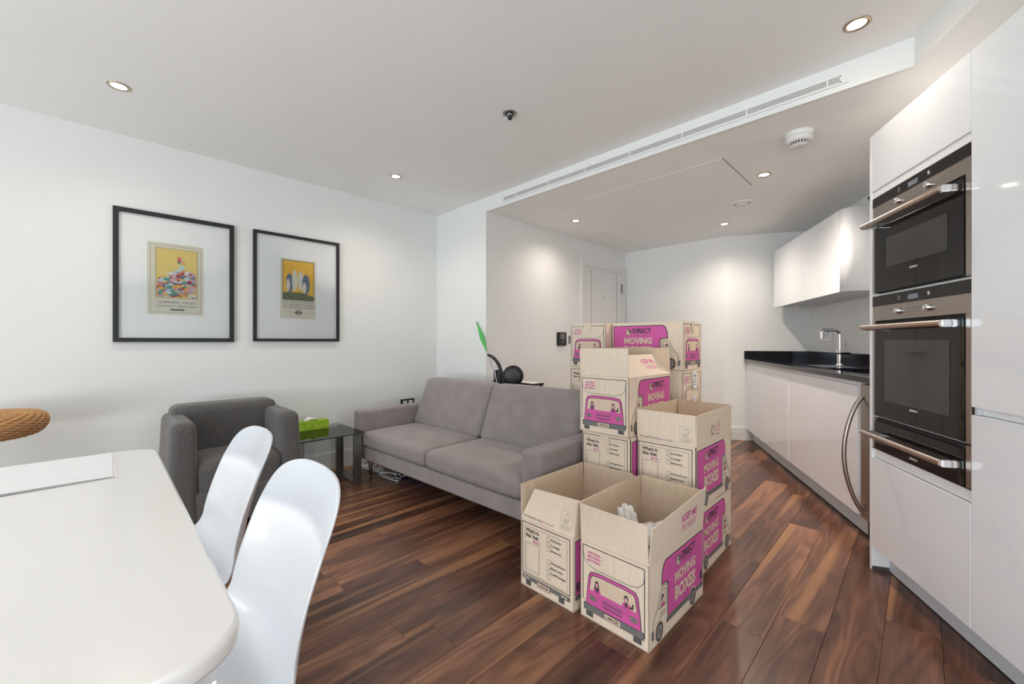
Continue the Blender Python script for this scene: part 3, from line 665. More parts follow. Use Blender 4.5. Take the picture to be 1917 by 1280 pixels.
for q in range(300):
    u = rnd.random(); v = rnd.random()
    top = 1.615 - .15 * abs(u - .62) + (.07 if abs(u - .62) < .07 else 0)
    y_ = .262 + u * .197; z_ = 1.412 + v * (top - 1.412)
    rr_ = rnd.uniform(.007, .016); P.disc(F, yy(y_), zz(z_), rr_, blobs[rnd.randrange(len(blobs))], 4 + q * .02, rr_ * .8, 10)
P.text(F, 'SUMMER  SALES', yy(.265), zz(1.362), .195, .016, 'greyink', 4)
P.text(F, 'QUICKLY  REACHED', yy(.255), zz(1.337), .212, .013, 'greyink', 4)
rect(P, F, yy(.325), yy(.400), zz(1.315), zz(1.324), 'ink', 4)
P.build('poster', o)
o, F = frame_pic('framed_poster', .811, 1.461, 1.105, 1.961, .022, 'smaller-looking black-framed poster with deep yellow picture, hung nearer the sofa')
P = MB(); yy = lambda y: y - .811; zz = lambda z: z - 1.105
rect(P, F, yy(.998), yy(1.268), zz(1.290), zz(1.772), 'cream', 1)
rect(P, F, yy(1.015), yy(1.255), zz(1.440), zz(1.762), 'ink', 2); rect(P, F, yy(1.019), yy(1.251), zz(1.444), zz(1.758), Y2, 3)
P.poly(F, [(yy(1.019), zz(1.444)), (yy(1.251), zz(1.444)), (yy(1.251), zz(1.475)), (yy(1.16), zz(1.505)), (yy(1.019), zz(1.500))], OL, 4)
for (a_, b_, ra_, rb_, mt_, q) in ((1.065, 1.575, .026, .080, BG, 0), (1.055, 1.560, .014, .050, 'cream', 1), (1.105, 1.600, .020, .090, 'cream', 2), (1.150, 1.600, .022, .080, 'cream', 3), (1.190, 1.575, .030, .082, BG, 4), (1.178, 1.545, .015, .045, 'cream', 5)):
    P.disc(F, yy(a_), zz(b_), ra_, mt_, 5 + q * .3, rb_, 20)
P.text(F, 'FOR THE ZOO BOOK', yy(1.012), zz(1.418), .240, .014, 'greyink', 4)
P.text(F, "TO REGENT'S PARK", yy(1.018), zz(1.396), .232, .014, 'greyink', 4)
P.text(F, 'OR CAMDEN TOWN', yy(1.012), zz(1.374), .240, .014, 'greyink', 4)
ccx, ccy = yy(1.133), zz(1.340)
P.disc(F, ccx, ccy, .021, 'ink', 4); P.disc(F, ccx, ccy, .015, 'cream', 5); rect(P, F, ccx - .029, ccx + .029, ccy - .005, ccy + .005, 'ink', 6); rect(P, F, ccx - .026, ccx + .026, ccy - .0028, ccy + .0028, 'greyink', 7)
P.build('poster', o)

# ------------------------------------------------------------------ wall fittings
s = empty('socket', (XL, 2.07, .44), 0, 'black-edged double socket on the left wall behind the sofa arm', 'socket')
MB().box(0, .009, 0, .15, 0, .095, 'black').build('plate', s, bevel=.002)
MB().box(.009, .011, .02, .065, .045, .080, 'whitepl').build('outlet', s); MB().box(.009, .011, .085, .13, .045, .080, 'whitepl').build('outlet', s)
ic = empty('entry_phone', (X2, 3.522, 1.060), 0, 'small square black entry phone screen on the hall wall', 'intercom')
MB().box(0, .022, 0, .153, 0, .148, 'black').build('case', ic, bevel=.004)
MB().box(.0221, .0230, .040, .118, .068, .130, 'greyink').build('screen', ic)
MB().lathe([(.013, 0), (.012, .004), (.0001, .005)], 'display', 20, (.022, .079, .036), 'x').build('button', ic)
ls = empty('light_switch', (X2, 3.735, 1.085), 0, 'narrow grey switch plate on the hall wall beside the black entry phone', 'switch')
MB().box(0, .008, 0, .086, 0, .086, 'satin').build('plate', ls, bevel=.002); MB().box(.008, .012, .033, .053, .028, .058, 'whitepl').build('rocker', ls)

# ------------------------------------------------------------------ sofa
sr = math.atan2(.08, 1.965)
so = empty('sofa', (-3.29, 1.45, 0), sr, 'two-seater mauve-grey fabric sofa with two back cushions', 'sofa')
SL = 1.955; AW = .125
MB().soft(AW, SL - AW, .02, .80, .16, .264, 'sofa', .018, 6).build('base_frame', so)
def armwarp(x, y, z, h): return (x, y, z)
for x0 in (0, SL - AW): MB().soft(x0, x0 + AW, 0, .80, .16, .545, 'sofa', .022, 6).build('arm', so)
MB().soft(.02, SL - .02, .70, .85, .18, .755, 'sofa', .03, 6, warp=lambda x, y, z, h: (x, y - .03 * (1 - (z + h.z) / (2 * h.z)), z)).build('back_frame', so)
cwid = (SL - 2 * AW) / 2
for q in range(2):
    x0 = AW + q * cwid + .003
    MB().soft(x0, x0 + cwid - .006, .0, .60, .275, .385, 'sofa', .035, 8, puff=(.004, .006, .018)).build('seat_cushion', so)
    MB().soft(x0 + .002, x0 + cwid - .004, .47, .62, .375, .775, 'sofa', .045, 8, puff=(.006, .022, .006),
              warp=lambda x, y, z, h: (x, y + .155 * (z + h.z) / (2 * h.z), z)).build('back_cushion', so)
for (xa, ya) in ((.10, .10), (SL - .10, .10), (.10, .74), (SL - .10, .74)):
    MB().tube([(xa - .035, ya, .162), (xa - .005, ya, .006), (xa + .005, ya, .006), (xa + .035, ya, .162)], .006, 'satin', 8).build('leg', so)
# things under the sofa
bg = tag(MB().soft(0, .30, 0, .20, 0, .13, 'blue', .035, 6, puff=(.01, .01, .02), warp=lambda x, y, z, h: (x * (1 - .25 * (z / h.z)), y + .01 * math.sin(9 * x), z)).build('bag', None, loc=(-3.12, 1.75, .002), rot=(0, 0, .3)), 'dark blue fabric bag pushed under the left end of the sofa', 'bag')
el = empty('extension_lead', (-3.48, 1.58, 0), .2, 'white extension socket block on the floor behind the glass table', 'extension lead')
MB().soft(0, .26, 0, .065, 0, .035, 'whitepl', .008, 3).build('block', el)
for q in range(3): MB().box(.03 + q * .075, .07 + q * .075, .015, .05, .035, .0365, 'greygap').build('outlet', el)
pts = [(-3.02 + .10 * math.cos(t) + .03 * math.cos(2.3 * t), 1.62 + .05 * math.sin(t * 1.1) + t * .004, .006 + .028 * abs(math.sin(t * .55))) for t in [q * .22 for q in range(60)]]
tag(MB().tube(pts, .0035, 'white_cable', 6).build('cable'), 'loops of white cable lying under the front of the sofa', 'cable')

# ------------------------------------------------------------------ armchair (faces +x)
ac = empty('armchair', (-3.46, .235, 0), 0, 'charcoal grey fabric tub armchair standing by the left wall', 'armchair')
def aw(sgn):
    def f(x, y, z, h):
        t = (z + h.z) / (2 * h.z)
        return (x + (.03 * (1 - t) if x > 0 else 0) - (.02 * t if x > 0 else 0), y * (1 - .20 * t) - sgn * .012 * t, z - (.012 * (x / h.x) if z > 0 else 0) * 0)
    return f
MB().soft(.02, .60, 0, .145, .045, .650, 'armch', .045, 8, warp=aw(-1)).build('arm', ac)
MB().soft(.02, .60, .560, .705, .045, .650, 'armch', .045, 8, warp=aw(1)).build('arm', ac)
MB().soft(0, .22, .06, .645, .06, .700, 'armch', .05, 8, puff=(.012, 0, .0), warp=lambda x, y, z, h: (x - .0 + .02 * (1 - (z + h.z) / (2 * h.z)), y, z)).build('backrest', ac)
MB().soft(.16, .605, .140, .565, .22, .408, 'armch', .040, 8, puff=(.008, 0, .016)).build('seat', ac)
MB().soft(.10, .618, .130, .575, .045, .250, 'armch', .02, 6).build('base_panel', ac)
for (xa, ya) in ((.08, .08), (.08, .62), (.54, .08), (.54, .62)): MB().lathe([(.02, .05), (.018, 0.001), (.0001, 0)], 'black', 16, (xa, ya, 0)).build('foot', ac)

# ------------------------------------------------------------------ glass side table
gt = empty('side_table', (-3.60, .95, 0), 0, 'low glass-topped side table with steel loop legs beside the armchair', 'table')
MB().box(0, .545, .0, .49, .392, .400, 'tglass').build('glass_top', gt)
MB().box(.5452, .5462, 0, .49, .392, .400, 'gedge').box(0, .545, -.0012, -.0002, .392, .400, 'gedge').box(0, .545, .4902, .4912, .392, .400, 'gedge').build('glass_edge', gt)
for y0 in (.005, .425):
    MB().box(.135, .155, y0, y0 + .06, 0, .3915, 'satin').box(.475, .495, y0, y0 + .06, 0, .3915, 'satin').box(.155, .475, y0, y0 + .06, 0, .014, 'satin').box(.155, .475, y0, y0 + .06, .3775, .3915, 'satin').build('leg_loop', gt)
tb = empty('tissue_box', (-3.545, 1.075, .400), 0, 'lime green tissue box on the glass side table', 'tissue box')
MB().box(0, .115, 0, .235, 0, .068, 'green').build('carton', tb, bevel=.002)
P = MB(); F = Face((.1152, 0, 0), (0, 1, 0), (0, 0, 1), (1, 0, 0)); Lg = flatmat('pale_lime_print', (.45, .62, .12))
for q in range(14): P.disc(F, random.uniform(.015, .22), random.uniform(.01, .05), random.uniform(.004, .009), Lg, 1, seg=10)
P.disc(F, .205, .016, .018, 'green', 2, .008); P.build('printed_pattern', tb)
tv = []; tf = []
for i in range(9):
    for j in range(5):
        a = i / 8; b = j / 4; tv.append((.055 + .045 * (b - .3) * (.4 + a), .06 + a * .10, .068 + .026 * math.sin(math.pi * a) * (1 - .5 * b) + .004 * math.sin(7 * a + 3 * b)))
for i in range(8):
    for j in range(4): tf.append((i * 5 + j, (i + 1) * 5 + j, (i + 1) * 5 + j + 1, i * 5 + j + 1))
MB().add(tv, tf, 'tissue', True).build('tissue', tb)

# ------------------------------------------------------------------ things behind the sofa
st = empty('small_table', (-2.78, 2.53, 0), 0, 'small pale-topped table with a dark edge standing behind the sofa', 'table')
MB().box(0, .50, 0, .14, .735, .75, 'frame').build('edge', st, bevel=.002); MB().box(.006, .494, .004, .136, .75, .753, 'tablew').build('tabletop', st)
for xa, ya in ((.02, .02), (.48, .02), (.02, .12), (.48, .12)): MB().box(xa - .012, xa + .012, ya - .012, ya + .012, 0, .735, 'frame').build('leg', st)
mp = empty('mop', (-2.254, 2.452, 0), 0, 'mop with a bright green handle leaning towards the wall corner behind the sofa', 'mop')
p0 = Vector((0, 0, .02)); p1 = Vector((-.678, .014, 1.285)); D = p1 - p0
MB().tube([p0, p0 + D * .80], .0075, 'chrome', 12).build('pole', mp)
rs = [.008, .011, .017, .021, .018, .012, .008, .008]
MB().tube([p0 + D * (.79 + .21 * q / 7) for q in range(8)], .01, 'mopgreen', 14, rs=rs).build('grip', mp)
MB().soft(-.13, .13, -.045, .045, .001, .03, 'mopgreen', .012, 4).build('head', mp)
vc = empty('vacuum_cleaner', (-2.50, 2.40, 0), 0, 'black upright vacuum cleaner with curved handle and round drum behind the sofa', 'vacuum cleaner')
MB().soft(-.10, .12, -.035, .030, .001, .10, 'black', .03, 4).build('floor_head', vc)
MB().soft(-.045, .035, -.028, .028, .08, .862, 'black', .015, 5, warp=lambda x, y, z, h: (x - .06 * (z + h.z) / (2 * h.z), y, z)).build('body', vc)
hp = [(-.03 + .0 - .17 * math.sin(t) ** 1.0 * (t / 1.57) * 1.0, 0, .82 + .165 * math.sin(t)) for t in [q * 1.57 / 10 for q in range(11)]]
MB().tube(hp, .012, 'black', 12, rs=[.017, .017, .017, .016, .016, .015, .015, .014, .013, .012, .010]).build('handle', vc)
nn = Vector((.55, -.83, 0)).normalized()
cc = Vector((.118, -.005, .822)); A_ = Vector((nn.y, -nn.x, 0)); vs = []
for rr_, dd_ in ((.0001, .020), (.05, .020), (.078, .016), (.086, .008), (.086, -.012), (.0001, -.014)):
    for k in range(32):
        t = 2 * math.pi * k / 32; vs.append(cc + (A_ * math.cos(t) + Vector((0, 0, 1)) * math.sin(t)) * rr_ + nn * dd_)
MB().add(vs, [(i * 32 + k, i * 32 + (k + 1) % 32, (i + 1) * 32 + (k + 1) % 32, (i + 1) * 32 + k) for i in range(5) for k in range(32)], 'black', True).build('drum', vc)
MB().tube([(-.01, -.03, .60), (-.06, -.034, .80), (-.075, -.034, .86)], .003, 'chrome', 6).build('trim_wire', vc)

# ------------------------------------------------------------------ cardboard boxes
BW, BL, BH, FT = .295, .49, .303, .148
TH = .004
def boxfaces(t=0):
    return {'front': (Face((-BW / 2, -BL / 2, 0), (1, 0, 0), (0, 0, 1), (0, -1, 0)), BW),
            'right': (Face((BW / 2, -BL / 2, 0), (0, 1, 0), (0, 0, 1), (1, 0, 0)), BL),
            'back': (Face((BW / 2, BL / 2, 0), (-1, 0, 0), (0, 0, 1), (0, 1, 0)), BW),
            'left': (Face((-BW / 2, BL / 2, 0), (0, -1, 0), (0, 0, 1), (-1, 0, 0)), BL)}
def ellipse(cx, cy, ra, rb, a0=0, a1=360, n=16): return [(cx + ra * math.cos(math.radians(a0 + (a1 - a0) * q / n)), cy + rb * math.sin(math.radians(a0 + (a1 - a0) * q / n))) for q in range(n + 1)]
def plate(P, F, W, H, cx, cy):
    rect(P, F, (cx - .125) * W, (cx + .125) * W, (cy - .042) * H, (cy + .042) * H, 'ink', 5); rect(P, F, (cx - .118) * W, (cx + .118) * W, (cy - .034) * H, (cy + .034) * H, 'lightink', 6)
    P.text(F, 'L4RGE', (cx - .095) * W, (cy - .020) * H, .19 * W, .040 * H, 'ink', 7, .02)
def van_front(P, F, W, H, pink=True):
    p = lambda pts: [(a * W, b * H) for a, b in pts]
    P.line(F, p([(.045, .25), (.045, .955), (.945, .955), (.945, .15)]), .0032, 'ink', 2)
    P.line(F, p([(.045, .25), (.075, .24)]), .002, 'ink', 2)
    P.line(F, p([(.05, .86), (.07, .78), (.14, .71), (.24, .685), (.75, .685), (.86, .71), (.93, .78), (.943, .86)]), .0018, 'ink', 2)
    for l_, (a_, b_) in enumerate((('GETTING', .875), ('BRITAIN', .825), ('MOVING', .775))): P.text(F, a_, .12 * W, b_ * H - .004, .20 * W, .032 * H, 'pink', 3, .03)
    body = [(.09, .17), (.11, .40), (.135, .58), (.17, .635), (.30, .655), (.70, .655), (.83, .635), (.865, .58), (.89, .40), (.91, .17)]
    P.poly(F, p(body), 'ink', 2)
    sc = lambda pts, k: [(.5 + (a - .5) * k[0], .41 + (b - .41) * k[1]) for a, b in pts]
    P.poly(F, p(sc(body, (.972, .965))), 'pink' if pink else 'lightink', 3)
    ws = [(.155, .40), (.175, .55), (.20, .59), (.32, .605), (.68, .605), (.80, .59), (.825, .55), (.845, .40)]
    P.poly(F, p(sc(ws, (1.03, 1.04))), 'ink', 4); P.poly(F, p(ws), 'card' if not pink else 'lightink', 5)
    if pink:
        for cx, hair in ((.27, 1), (.70, 0)):
            P.disc(F, cx * W, .50 * H, .030 * W, 'ink', 6, .050 * H); P.disc(F, cx * W, .492 * H, .020 * W, 'skin_pink', 7, .030 * H)
            P.poly(F, p([(cx - .06, .40), (cx + .06, .40), (cx + .045, .455), (cx - .045, .455)]), 'pink', 6); P.poly(F, p([(cx - .012, .40), (cx + .012, .40), (cx + .018, .455), (cx - .018, .455)]), 'ink', 7)
            if hair: P.poly(F, p([(cx - .035, .44), (cx - .015, .44), (cx - .012, .50), (cx - .032, .50)]), 'ink', 8); P.poly(F, p([(cx + .012, .44), (cx + .038, .44), (cx + .032, .50), (cx + .012, .50)]), 'ink', 8)
            else: P.poly(F, p([(cx + .05, .41), (cx + .10, .42), (cx + .105, .48), (cx + .085, .48), (cx + .08, .44), (cx + .05, .44)]), 'ink', 8)
    for cx in (.20, .80): P.disc(F, cx * W, .30 * H, .060 * W, 'ink', 4, .040 * H); P.disc(F, cx * W, .30 * H, .052 * W, 'greyink' if not pink else 'skin_pink', 5, .032 * H); P.disc(F, cx * W, .30 * H, .045 * W, 'greyink', 6, .027 * H)
    for q in range(4): P.line(F, p([(.36, .345 - q * .03), (.64, .345 - q * .03)]), .0032, 'ink' if q % 2 else 'greyink', 5)
    rect(P, F, .06 * W, .94 * W, .115 * H, .205 * H, 'ink', 4); rect(P, F, .067 * W, .933 * W, .122 * H, .198 * H, 'greyink', 4.5)
    plate(P, F, W, H, .5, .155)
    for cx in (.15, .85): rect(P, F, (cx - .055) * W, (cx + .055) * W, .045 * H, .11 * H, 'ink', 3); [rect(P, F, (cx - .045 + q * .024) * W, (cx - .035 + q * .024) * W, .05 * H, .105 * H, 'greyink', 4) for q in range(4)]
    for cx in (.36, .53): [P.line(F, p([(cx, .95 - q * .05), (cx, .93 - q * .05)]), .0008, 'greyink', 1) for q in range(6)]
def van_rear(P, F, W, H):
    p = lambda pts: [(a * W, b * H) for a, b in pts]
    P.line(F, p([(.035, .20), (.035, .955), (.935, .955), (.935, .20)]), .0034, 'ink', 2, True)
    P.line(F, p([(.085, .225), (.085, .905), (.885, .905), (.885, .225)]), .0010, 'ink', 2, True)
    P.text(F, "What's in", .10 * W, .830 * H, .27 * W, .052 * H, 'ink', 3, .03); P.text(F, 'this Van.', .10 * W, .755 * H, .27 * W, .052 * H, 'ink', 3, .03)
    P.line(F, p([(.235, .765), (.36, .800)]), .0012, 'ink', 4)
    P.text(F, 'BOX', .255 * W, .690 * H, .13 * W, .040 * H, 'pink', 3, .02)
    P.line(F, p([(.105, .27), (.105, .665), (.375, .665), (.375, .27)]), .0012, 'ink', 2, True)
    items = [('Kitchen', .82), ('Lounge', .745), ('Bedroom', .67), ('', .0), ('Dining Room', .50), ('Bathroom', .425), ('Loft/Garage', .35), (None, .275)]
    for t_, z_ in items:
        if z_ == 0: continue
        P.line(F, p([(.525, z_), (.585, z_), (.585, z_ + .055), (.525, z_ + .055)]), .0011, 'ink', 2, True)
        if t_: P.text(F, t_, .60 * W, (z_ + .012) * H, min(.26, .026 * len(t_) + .0) * W, .030 * H, 'ink', 3, .02)
    P.line(F, p([(.77, .672), (.86, .672)]), .0005, 'ink', 2)
    rect(P, F, .04 * W, .94 * W, .115 * H, .175 * H, 'ink', 3); rect(P, F, .05 * W, .93 * W, .123 * H, .167 * H, 'greyink', 4)
    for cx in (.09, .15, .81, .87): P.disc(F, cx * W, .145 * H, .019 * W, 'lightink', 5)
    plate(P, F, W, H, .46, .125)
    for cx in (.16, .79): rect(P, F, (cx - .05) * W, (cx + .05) * W, .04 * H, .112 * H, 'ink', 3); [rect(P, F, (cx - .042 + q * .024) * W, (cx - .032 + q * .024) * W, .045 * H, .105 * H, 'greyink', 4) for q in range(4)]
def van_side(P, F, W, H, cab_right):
    X = (lambda a: a) if cab_right else (lambda a: 1 - a)
    def p(pts):
        q = [(X(a) * W, b * H) for a, b in pts]
        return q if cab_right else list(reversed(q))
    body = [(.02, .205), (.02, .945), (.74, .945), (.775, .90), (.80, .80), (.805, .66), (.725, .66), (.70, .62), (.70, .205)]
    P.poly(F, p(body), 'ink', 1)
    b2 = [(.03, .215), (.03, .930), (.735, .930), (.765, .89), (.788, .79), (.793, .675), (.715, .675), (.69, .63), (.69, .215)]
    P.poly(F, p(b2), 'pink', 2)
    # cab
    P.line(F, p([(.715, .64), (.79, .64), (.82, .60), (.87, .42), (.915, .36), (.935, .30), (.94, .16)]), .0028, 'ink', 2)
    P.line(F, p([(.715, .20), (.715, .64)]), .0028, 'ink', 2)
    P.line(F, p([(.74, .40), (.74, .60), (.785, .60), (.845, .40)]), .0022, 'ink', 3, True)
    P.disc(F, X(.785) * W, .50 * H, .018 * W, 'ink', 4, .05 * H); P.disc(F, X(.785) * W, .485 * H, .012 * W, 'skin_pink', 5, .033 * H)
    P.poly(F, p([(.75, .41), (.82, .41), (.805, .45), (.765, .45)]), 'pink', 4)
    P.line(F, p([(.745, .34), (.83, .34)]), .0025, 'ink', 3); P.line(F, p([(.745, .30), (.85, .30)]), .0018, 'ink', 3)
    # chassis and wheels
    rect(P, F, min(X(.02), X(.72)) * W, max(X(.02), X(.72)) * W, .145 * H, .200 * H, 'ink', 3); rect(P, F, min(X(.03), X(.71)) * W, max(X(.03), X(.71)) * W, .155 * H, .190 * H, 'greyink', 4)
    P.poly(F, p([(.925, .10), (.96, .10), (.965, .21), (.93, .21)]), 'greyink', 3)
    for cx in (.235, .845):
        P.disc(F, X(cx) * W, .145 * H, .066 * W, 'lightink', 5, .135 * H); P.disc(F, X(cx) * W, .140 * H, .058 * W, 'ink', 6, .115 * H); P.disc(F, X(cx) * W, .140 * H, .046 * W, 'greyink', 7, .092 * H); P.disc(F, X(cx) * W, .140 * H, .030 * W, 'lightink', 8, .060 * H); P.disc(F, X(cx) * W, .140 * H, .026 * W, 'greyink', 9, .052 * H)
    rect(P, F, min(X(.035), X(.075)) * W, max(X(.035), X(.075)) * W, .26 * H, .38 * H, 'ink', 4)
    # lettering, never mirrored
    c = X(.37) if cab_right else X(.40)
    hx, hy = (c - .115) * W, .80 * H; r_ = .062 * H
    P.poly(F, [(hx + r_ * 1.15 * math.cos(math.radians(30 + 60 * q)), hy + r_ * 1.3 * math.sin(math.radians(30 + 60 * q))) for q in range(6)], 'ink', 4)
    for q, mt_ in ((0, 'greyink'), (1, 'lightink'), (2, 'lightink')):
        a0 = math.radians(30 + 120 * q - 0); pts = [(hx, hy)] + [(hx + r_ * math.cos(math.radians(-30 + 120 * q + 60 * j)), hy + r_ * 1.15 * math.sin(math.radians(-30 + 120 * q + 60 * j))) for j in range(3)]
        P.poly(F, pts, mt_, 5)
    P.line(F, [(hx, hy), (hx, hy - r_)], .0015, 'ink', 6); P.line(F, [(hx, hy), (hx - r_ * .85, hy + r_ * .5)], .0015, 'ink', 6); P.line(F, [(hx, hy), (hx + r_ * .85, hy + r_ * .5)], .0025, 'ink', 6)
    P.text(F, 'DIRECT', (c - .055) * W, .785 * H, .265 * W, .095 * H, 'ink', 4, .03)
    P.text(F, 'GLOBAL TRADING', (c - .050) * W, .735 * H, .23 * W, .028 * H, 'greyink', 4)
    P.text(F, 'MOVING', (c - .18) * W, .550 * H, .40 * W, .125 * H, 'lightink', 4, .045)
    P.text(F, 'BOXES', (c - .18) * W, .325 * H, .40 * W, .165 * H, 'lightink', 4, .050)
def fsc(P, F, a, b, w_, h_):
    P.line(F, [(a, b), (a + w_, b), (a + w_, b + h_), (a, b + h_)], .0006, 'greyink', 2, True)
    cx = a + w_ * .5; cy = b + h_ * .68; r_ = w_ * .28
    P.line(F, [(cx - r_, cy - r_ * .6), (cx - r_ * .55, cy - r_), (cx + r_ * .0, cy - r_ * .3)], .0014, 'greyink', 3)
    P.line(F, [(cx + x_ * r_, cy + y_ * r_) for x_, y_ in ((-.5, .0), (-.3, .6), (.1, 1.0), (.6, .6), (.9, 0), (.8, -.5), (.3, -.6), (.3, -1.0))], .0014, 'greyink', 3)
    P.text(F, 'FSC', cx - w_ * .2, b + h_ * .36, w_ * .4, h_ * .09, 'greyink', 3)
    for q in (.26, .20, .14, .08): P.line(F, [(a + w_ * .1, b + h_ * q), (a + w_ * .9, b + h_ * q)], .0009, 'greyink', 3)
def moving_box(x, y, z, rot, label, flaps=None, pink=True, extra=None, faces=('front', 'right', 'back', 'left')):
    o = empty('moving_box', (x, y, z), rot, label, 'box', 'cardboard moving boxes stacked in the middle of the room')
    FF = boxfaces()
    B = MB(); B.box(-BW / 2, BW / 2, -BL / 2, BL / 2, .0005, TH, 'card')
    for nme, (F, W) in FF.items(): B.slab(F, [(0, 0), (W, 0), (W, BH), (0, BH)], TH, 'card', 'cardin')
    B.build('box_body', o)
    if 'front' in faces: P = MB(); van_front(P, *FF['front'], BH, pink); P.build('van_front_print', o)
    if 'back' in faces: P = MB(); van_rear(P, *FF['back'], BH); P.build('van_rear_print', o)
    if 'right' in faces: P = MB(); van_side(P, *FF['right'], BH, False); P.build('van_side_print', o)
    if 'left' in faces: P = MB(); van_side(P, *FF['left'], BH, True); P.build('van_side_print', o)
    if flaps is None:      # closed: two long flaps meeting under tape
        for sx in (-1, 1):
            B = MB(); a, b = sorted((sx * .001, sx * BW / 2)); B.box(a, b, -BL / 2, BL / 2, BH, BH + .0035, 'card'); B.build('flap', o)
        B = MB(); B.box(-.025, .025, -BL / 2 - .0012, BL / 2 + .0012, BH + .0035, BH + .0042, 'tape')
        B.box(-.025, .025, -BL / 2 - .0040, -BL / 2 - .0032, BH - .06, BH + .0042, 'tape'); B.box(-.025, .025, BL / 2 + .0032, BL / 2 + .0040, BH - .06, BH + .0042, 'tape'); B.build('tape', o)
    else:
        for nme, (th, trap) in flaps.items():
            F, W = FF[nme]; a = math.radians(th)
            td = Vector((0, 0, 1)) * math.cos(a) + F.n * math.sin(a); nd = F.n * math.cos(a) - Vector((0, 0, 1)) * math.sin(a)
            G = Face(F.p(0, BH, 0), F.s, td, nd)
            B = MB(); e = .0025; l0, r0, hl, hr = trap if trap else (0, 0, 0, 0)
            nseg = 8; pts = [(e, .001), (W - e, .001), (W - e - r0, FT + hr), (e + l0, FT + hl)]
            B.slab(G, pts, TH * .8, 'card', 'cardin'); fo = B.build('flap', o)
            P = MB(); used = False
            if nme == 'right' or nme == 'left':
                if nme == 'right':
                    P.text(G, 'KEEP ME', W * .52, FT * .56, W * .30, FT * .20, 'pink', 1, .03); P.text(G, 'THE RIGHT', W * .52, FT * .28, W * .30, FT * .20, 'pink', 1, .0); used = True
                else:
                    u0 = W * .38
                    for j in range(3):
                        t0 = math.radians(90 + 120 * j); t1 = math.radians(170 + 120 * j)
                        cx, cy = u0 + .035, FT * .36
                        P.line(G, [(cx + .016 * math.cos(t0 + (t1 - t0) * q / 4), cy + .024 * math.sin(t0 + (t1 - t0) * q / 4)) for q in range(5)], .005, 'ink', 1)
                    P.text(G, '100%', u0 + .008, FT * .15, .055, .010, 'ink', 1, .02, math.pi / 2)
                    for j in range(4): P.text(G, ('REDUCE', 'REUSE', 'RECYCLE', 'REPEAT')[j], u0 + .075, FT * (.52 - .13 * j), .050, .010, 'pink', 1)
                    used = True
            if nme == 'back':
                P.text(G, 'directglobaltrading', W * .05, FT * .07, W * .36, .011, 'ink', 1); P.text(G, 'boxes', W * .415, FT * .07, W * .10, .011, 'pink', 1); P.text(G, '.co.uk', W * .52, FT * .07, W * .11, .011, 'ink', 1)
                fsc(P, G, W * .74, FT * .10, W * .20, FT * .52); used = True
            if used: P.build('flap_print', fo)
    if extra: extra(o, FF)
    return o
PI = math.pi
# grid of the pile
xD, yD = -1.182, 2.125; xC, yC = -.880, 2.178
xA, yA = -.824, 1.610; xB, yB_ = -1.145, 1.595
up = lambda **k: {'front': (2, None), 'right': (2, None), 'back': (2, None), 'left': (2, None), **k}
HH = BH + .0045
moving_box(xC, yC, 0, PI, 'closed moving box on the floor directly behind the open box holding the plastic bag', None)
moving_box(xC, yC, HH, PI, 'open moving box with recycling mark on its raised flaps, on top of one closed box', up(left=(1, None), right=(3, None), back=(1, None)))
moving_box(xD, yD, 0, PI, 'lowest moving box against the sofa arm, behind the open front boxes', None)
moving_box(xD, yD, HH, PI, 'closed moving box with room checklist, under the open box with the pink van front', None)
moving_box(xD - .006, yD - .012, 2 * HH, .008, 'open moving box topping the stack beside the sofa arm, its side flap folded inwards', up(front=(2, None), right=(-42, None), back=(-2, None)))
moving_box(xB, yB_, 0, PI + .004, 'open moving box on the floor, room checklist on its front, touching the sofa side', up(back=(-17, (.045, -.008, -.012, 0)), left=(6, None), right=(2, None)))
def gap(o, FF):
    F, W = FF['front']; P = MB(); P.build
moving_box(xA, yA, 0, -.012, 'open moving box at the front of the pile with a white plastic bag inside', up(front=(3, None), right=(5, (0, 0, -.010, .020)), left=(1, None)))
# back row
xE, yE = -1.675, 2.675
for q, (r_, lb) in enumerate(((0, 'lowest box of the far left stack, hidden behind the sofa'), (PI, 'second box from the floor in the far left stack, hidden behind the sofa'), (PI, 'closed moving box with room checklist under the top box of the far left stack'), (0, 'topmost taped moving box of the far left stack behind the sofa, pink van front showing'))):
    moving_box(xE, yE, q * HH, r_ + (.0, .01, -.008, .012)[q], lb, None)
xF, yF_ = -1.275, 2.655
def wtape(o, FF):
    F, W = FF['front']; P = MB(); G = Face(F.p(0, 0, .0045), F.s, F.t, F.n)
    P.poly(G, [(.50 * W, .62 * BH), (.70 * W, .62 * BH), (.70 * W, 1.0 * BH), (.50 * W, 1.0 * BH)], 'whitetape', 1)
    P.line(G, [(.60 * W, .86 * BH), (.56 * W, .90 * BH), (.64 * W, .90 * BH)], .004, 'blue' , 2, True); [P.line(G, [(.56 * W, z_ * BH), (.64 * W, z_ * BH)], .004, 'ink', 2) for z_ in (.70, .75, .80)]
    P.poly(G, [(.50 * W, .22 * BH), (.68 * W, .22 * BH), (.68 * W, .48 * BH), (.50 * W, .48 * BH)], 'whitetape', 1)
    [P.line(G, [(.54 * W, z_ * BH), (.62 * W, z_ * BH)], .004, 'pink', 2) for z_ in (.28, .34, .40)]
    tag(P.build('white_tape', o), 'white printed tape')
for q, (kw_, lb) in enumerate(((dict(), 'lowest box of the far right stack, behind the open-topped box'), (dict(), 'second box from the floor in the far right stack, behind the open-topped box'), (dict(pink=False, extra=wtape), 'moving box with white tape on an outline van, second from top, far right stack'), (dict(), 'topmost moving box of the far right stack, wide pink side facing the room'))):
    moving_box(xF, yF_ + .0, q * HH, PI / 2 + (.0, .005, -.01, .012)[q], lb, None, **kw_)
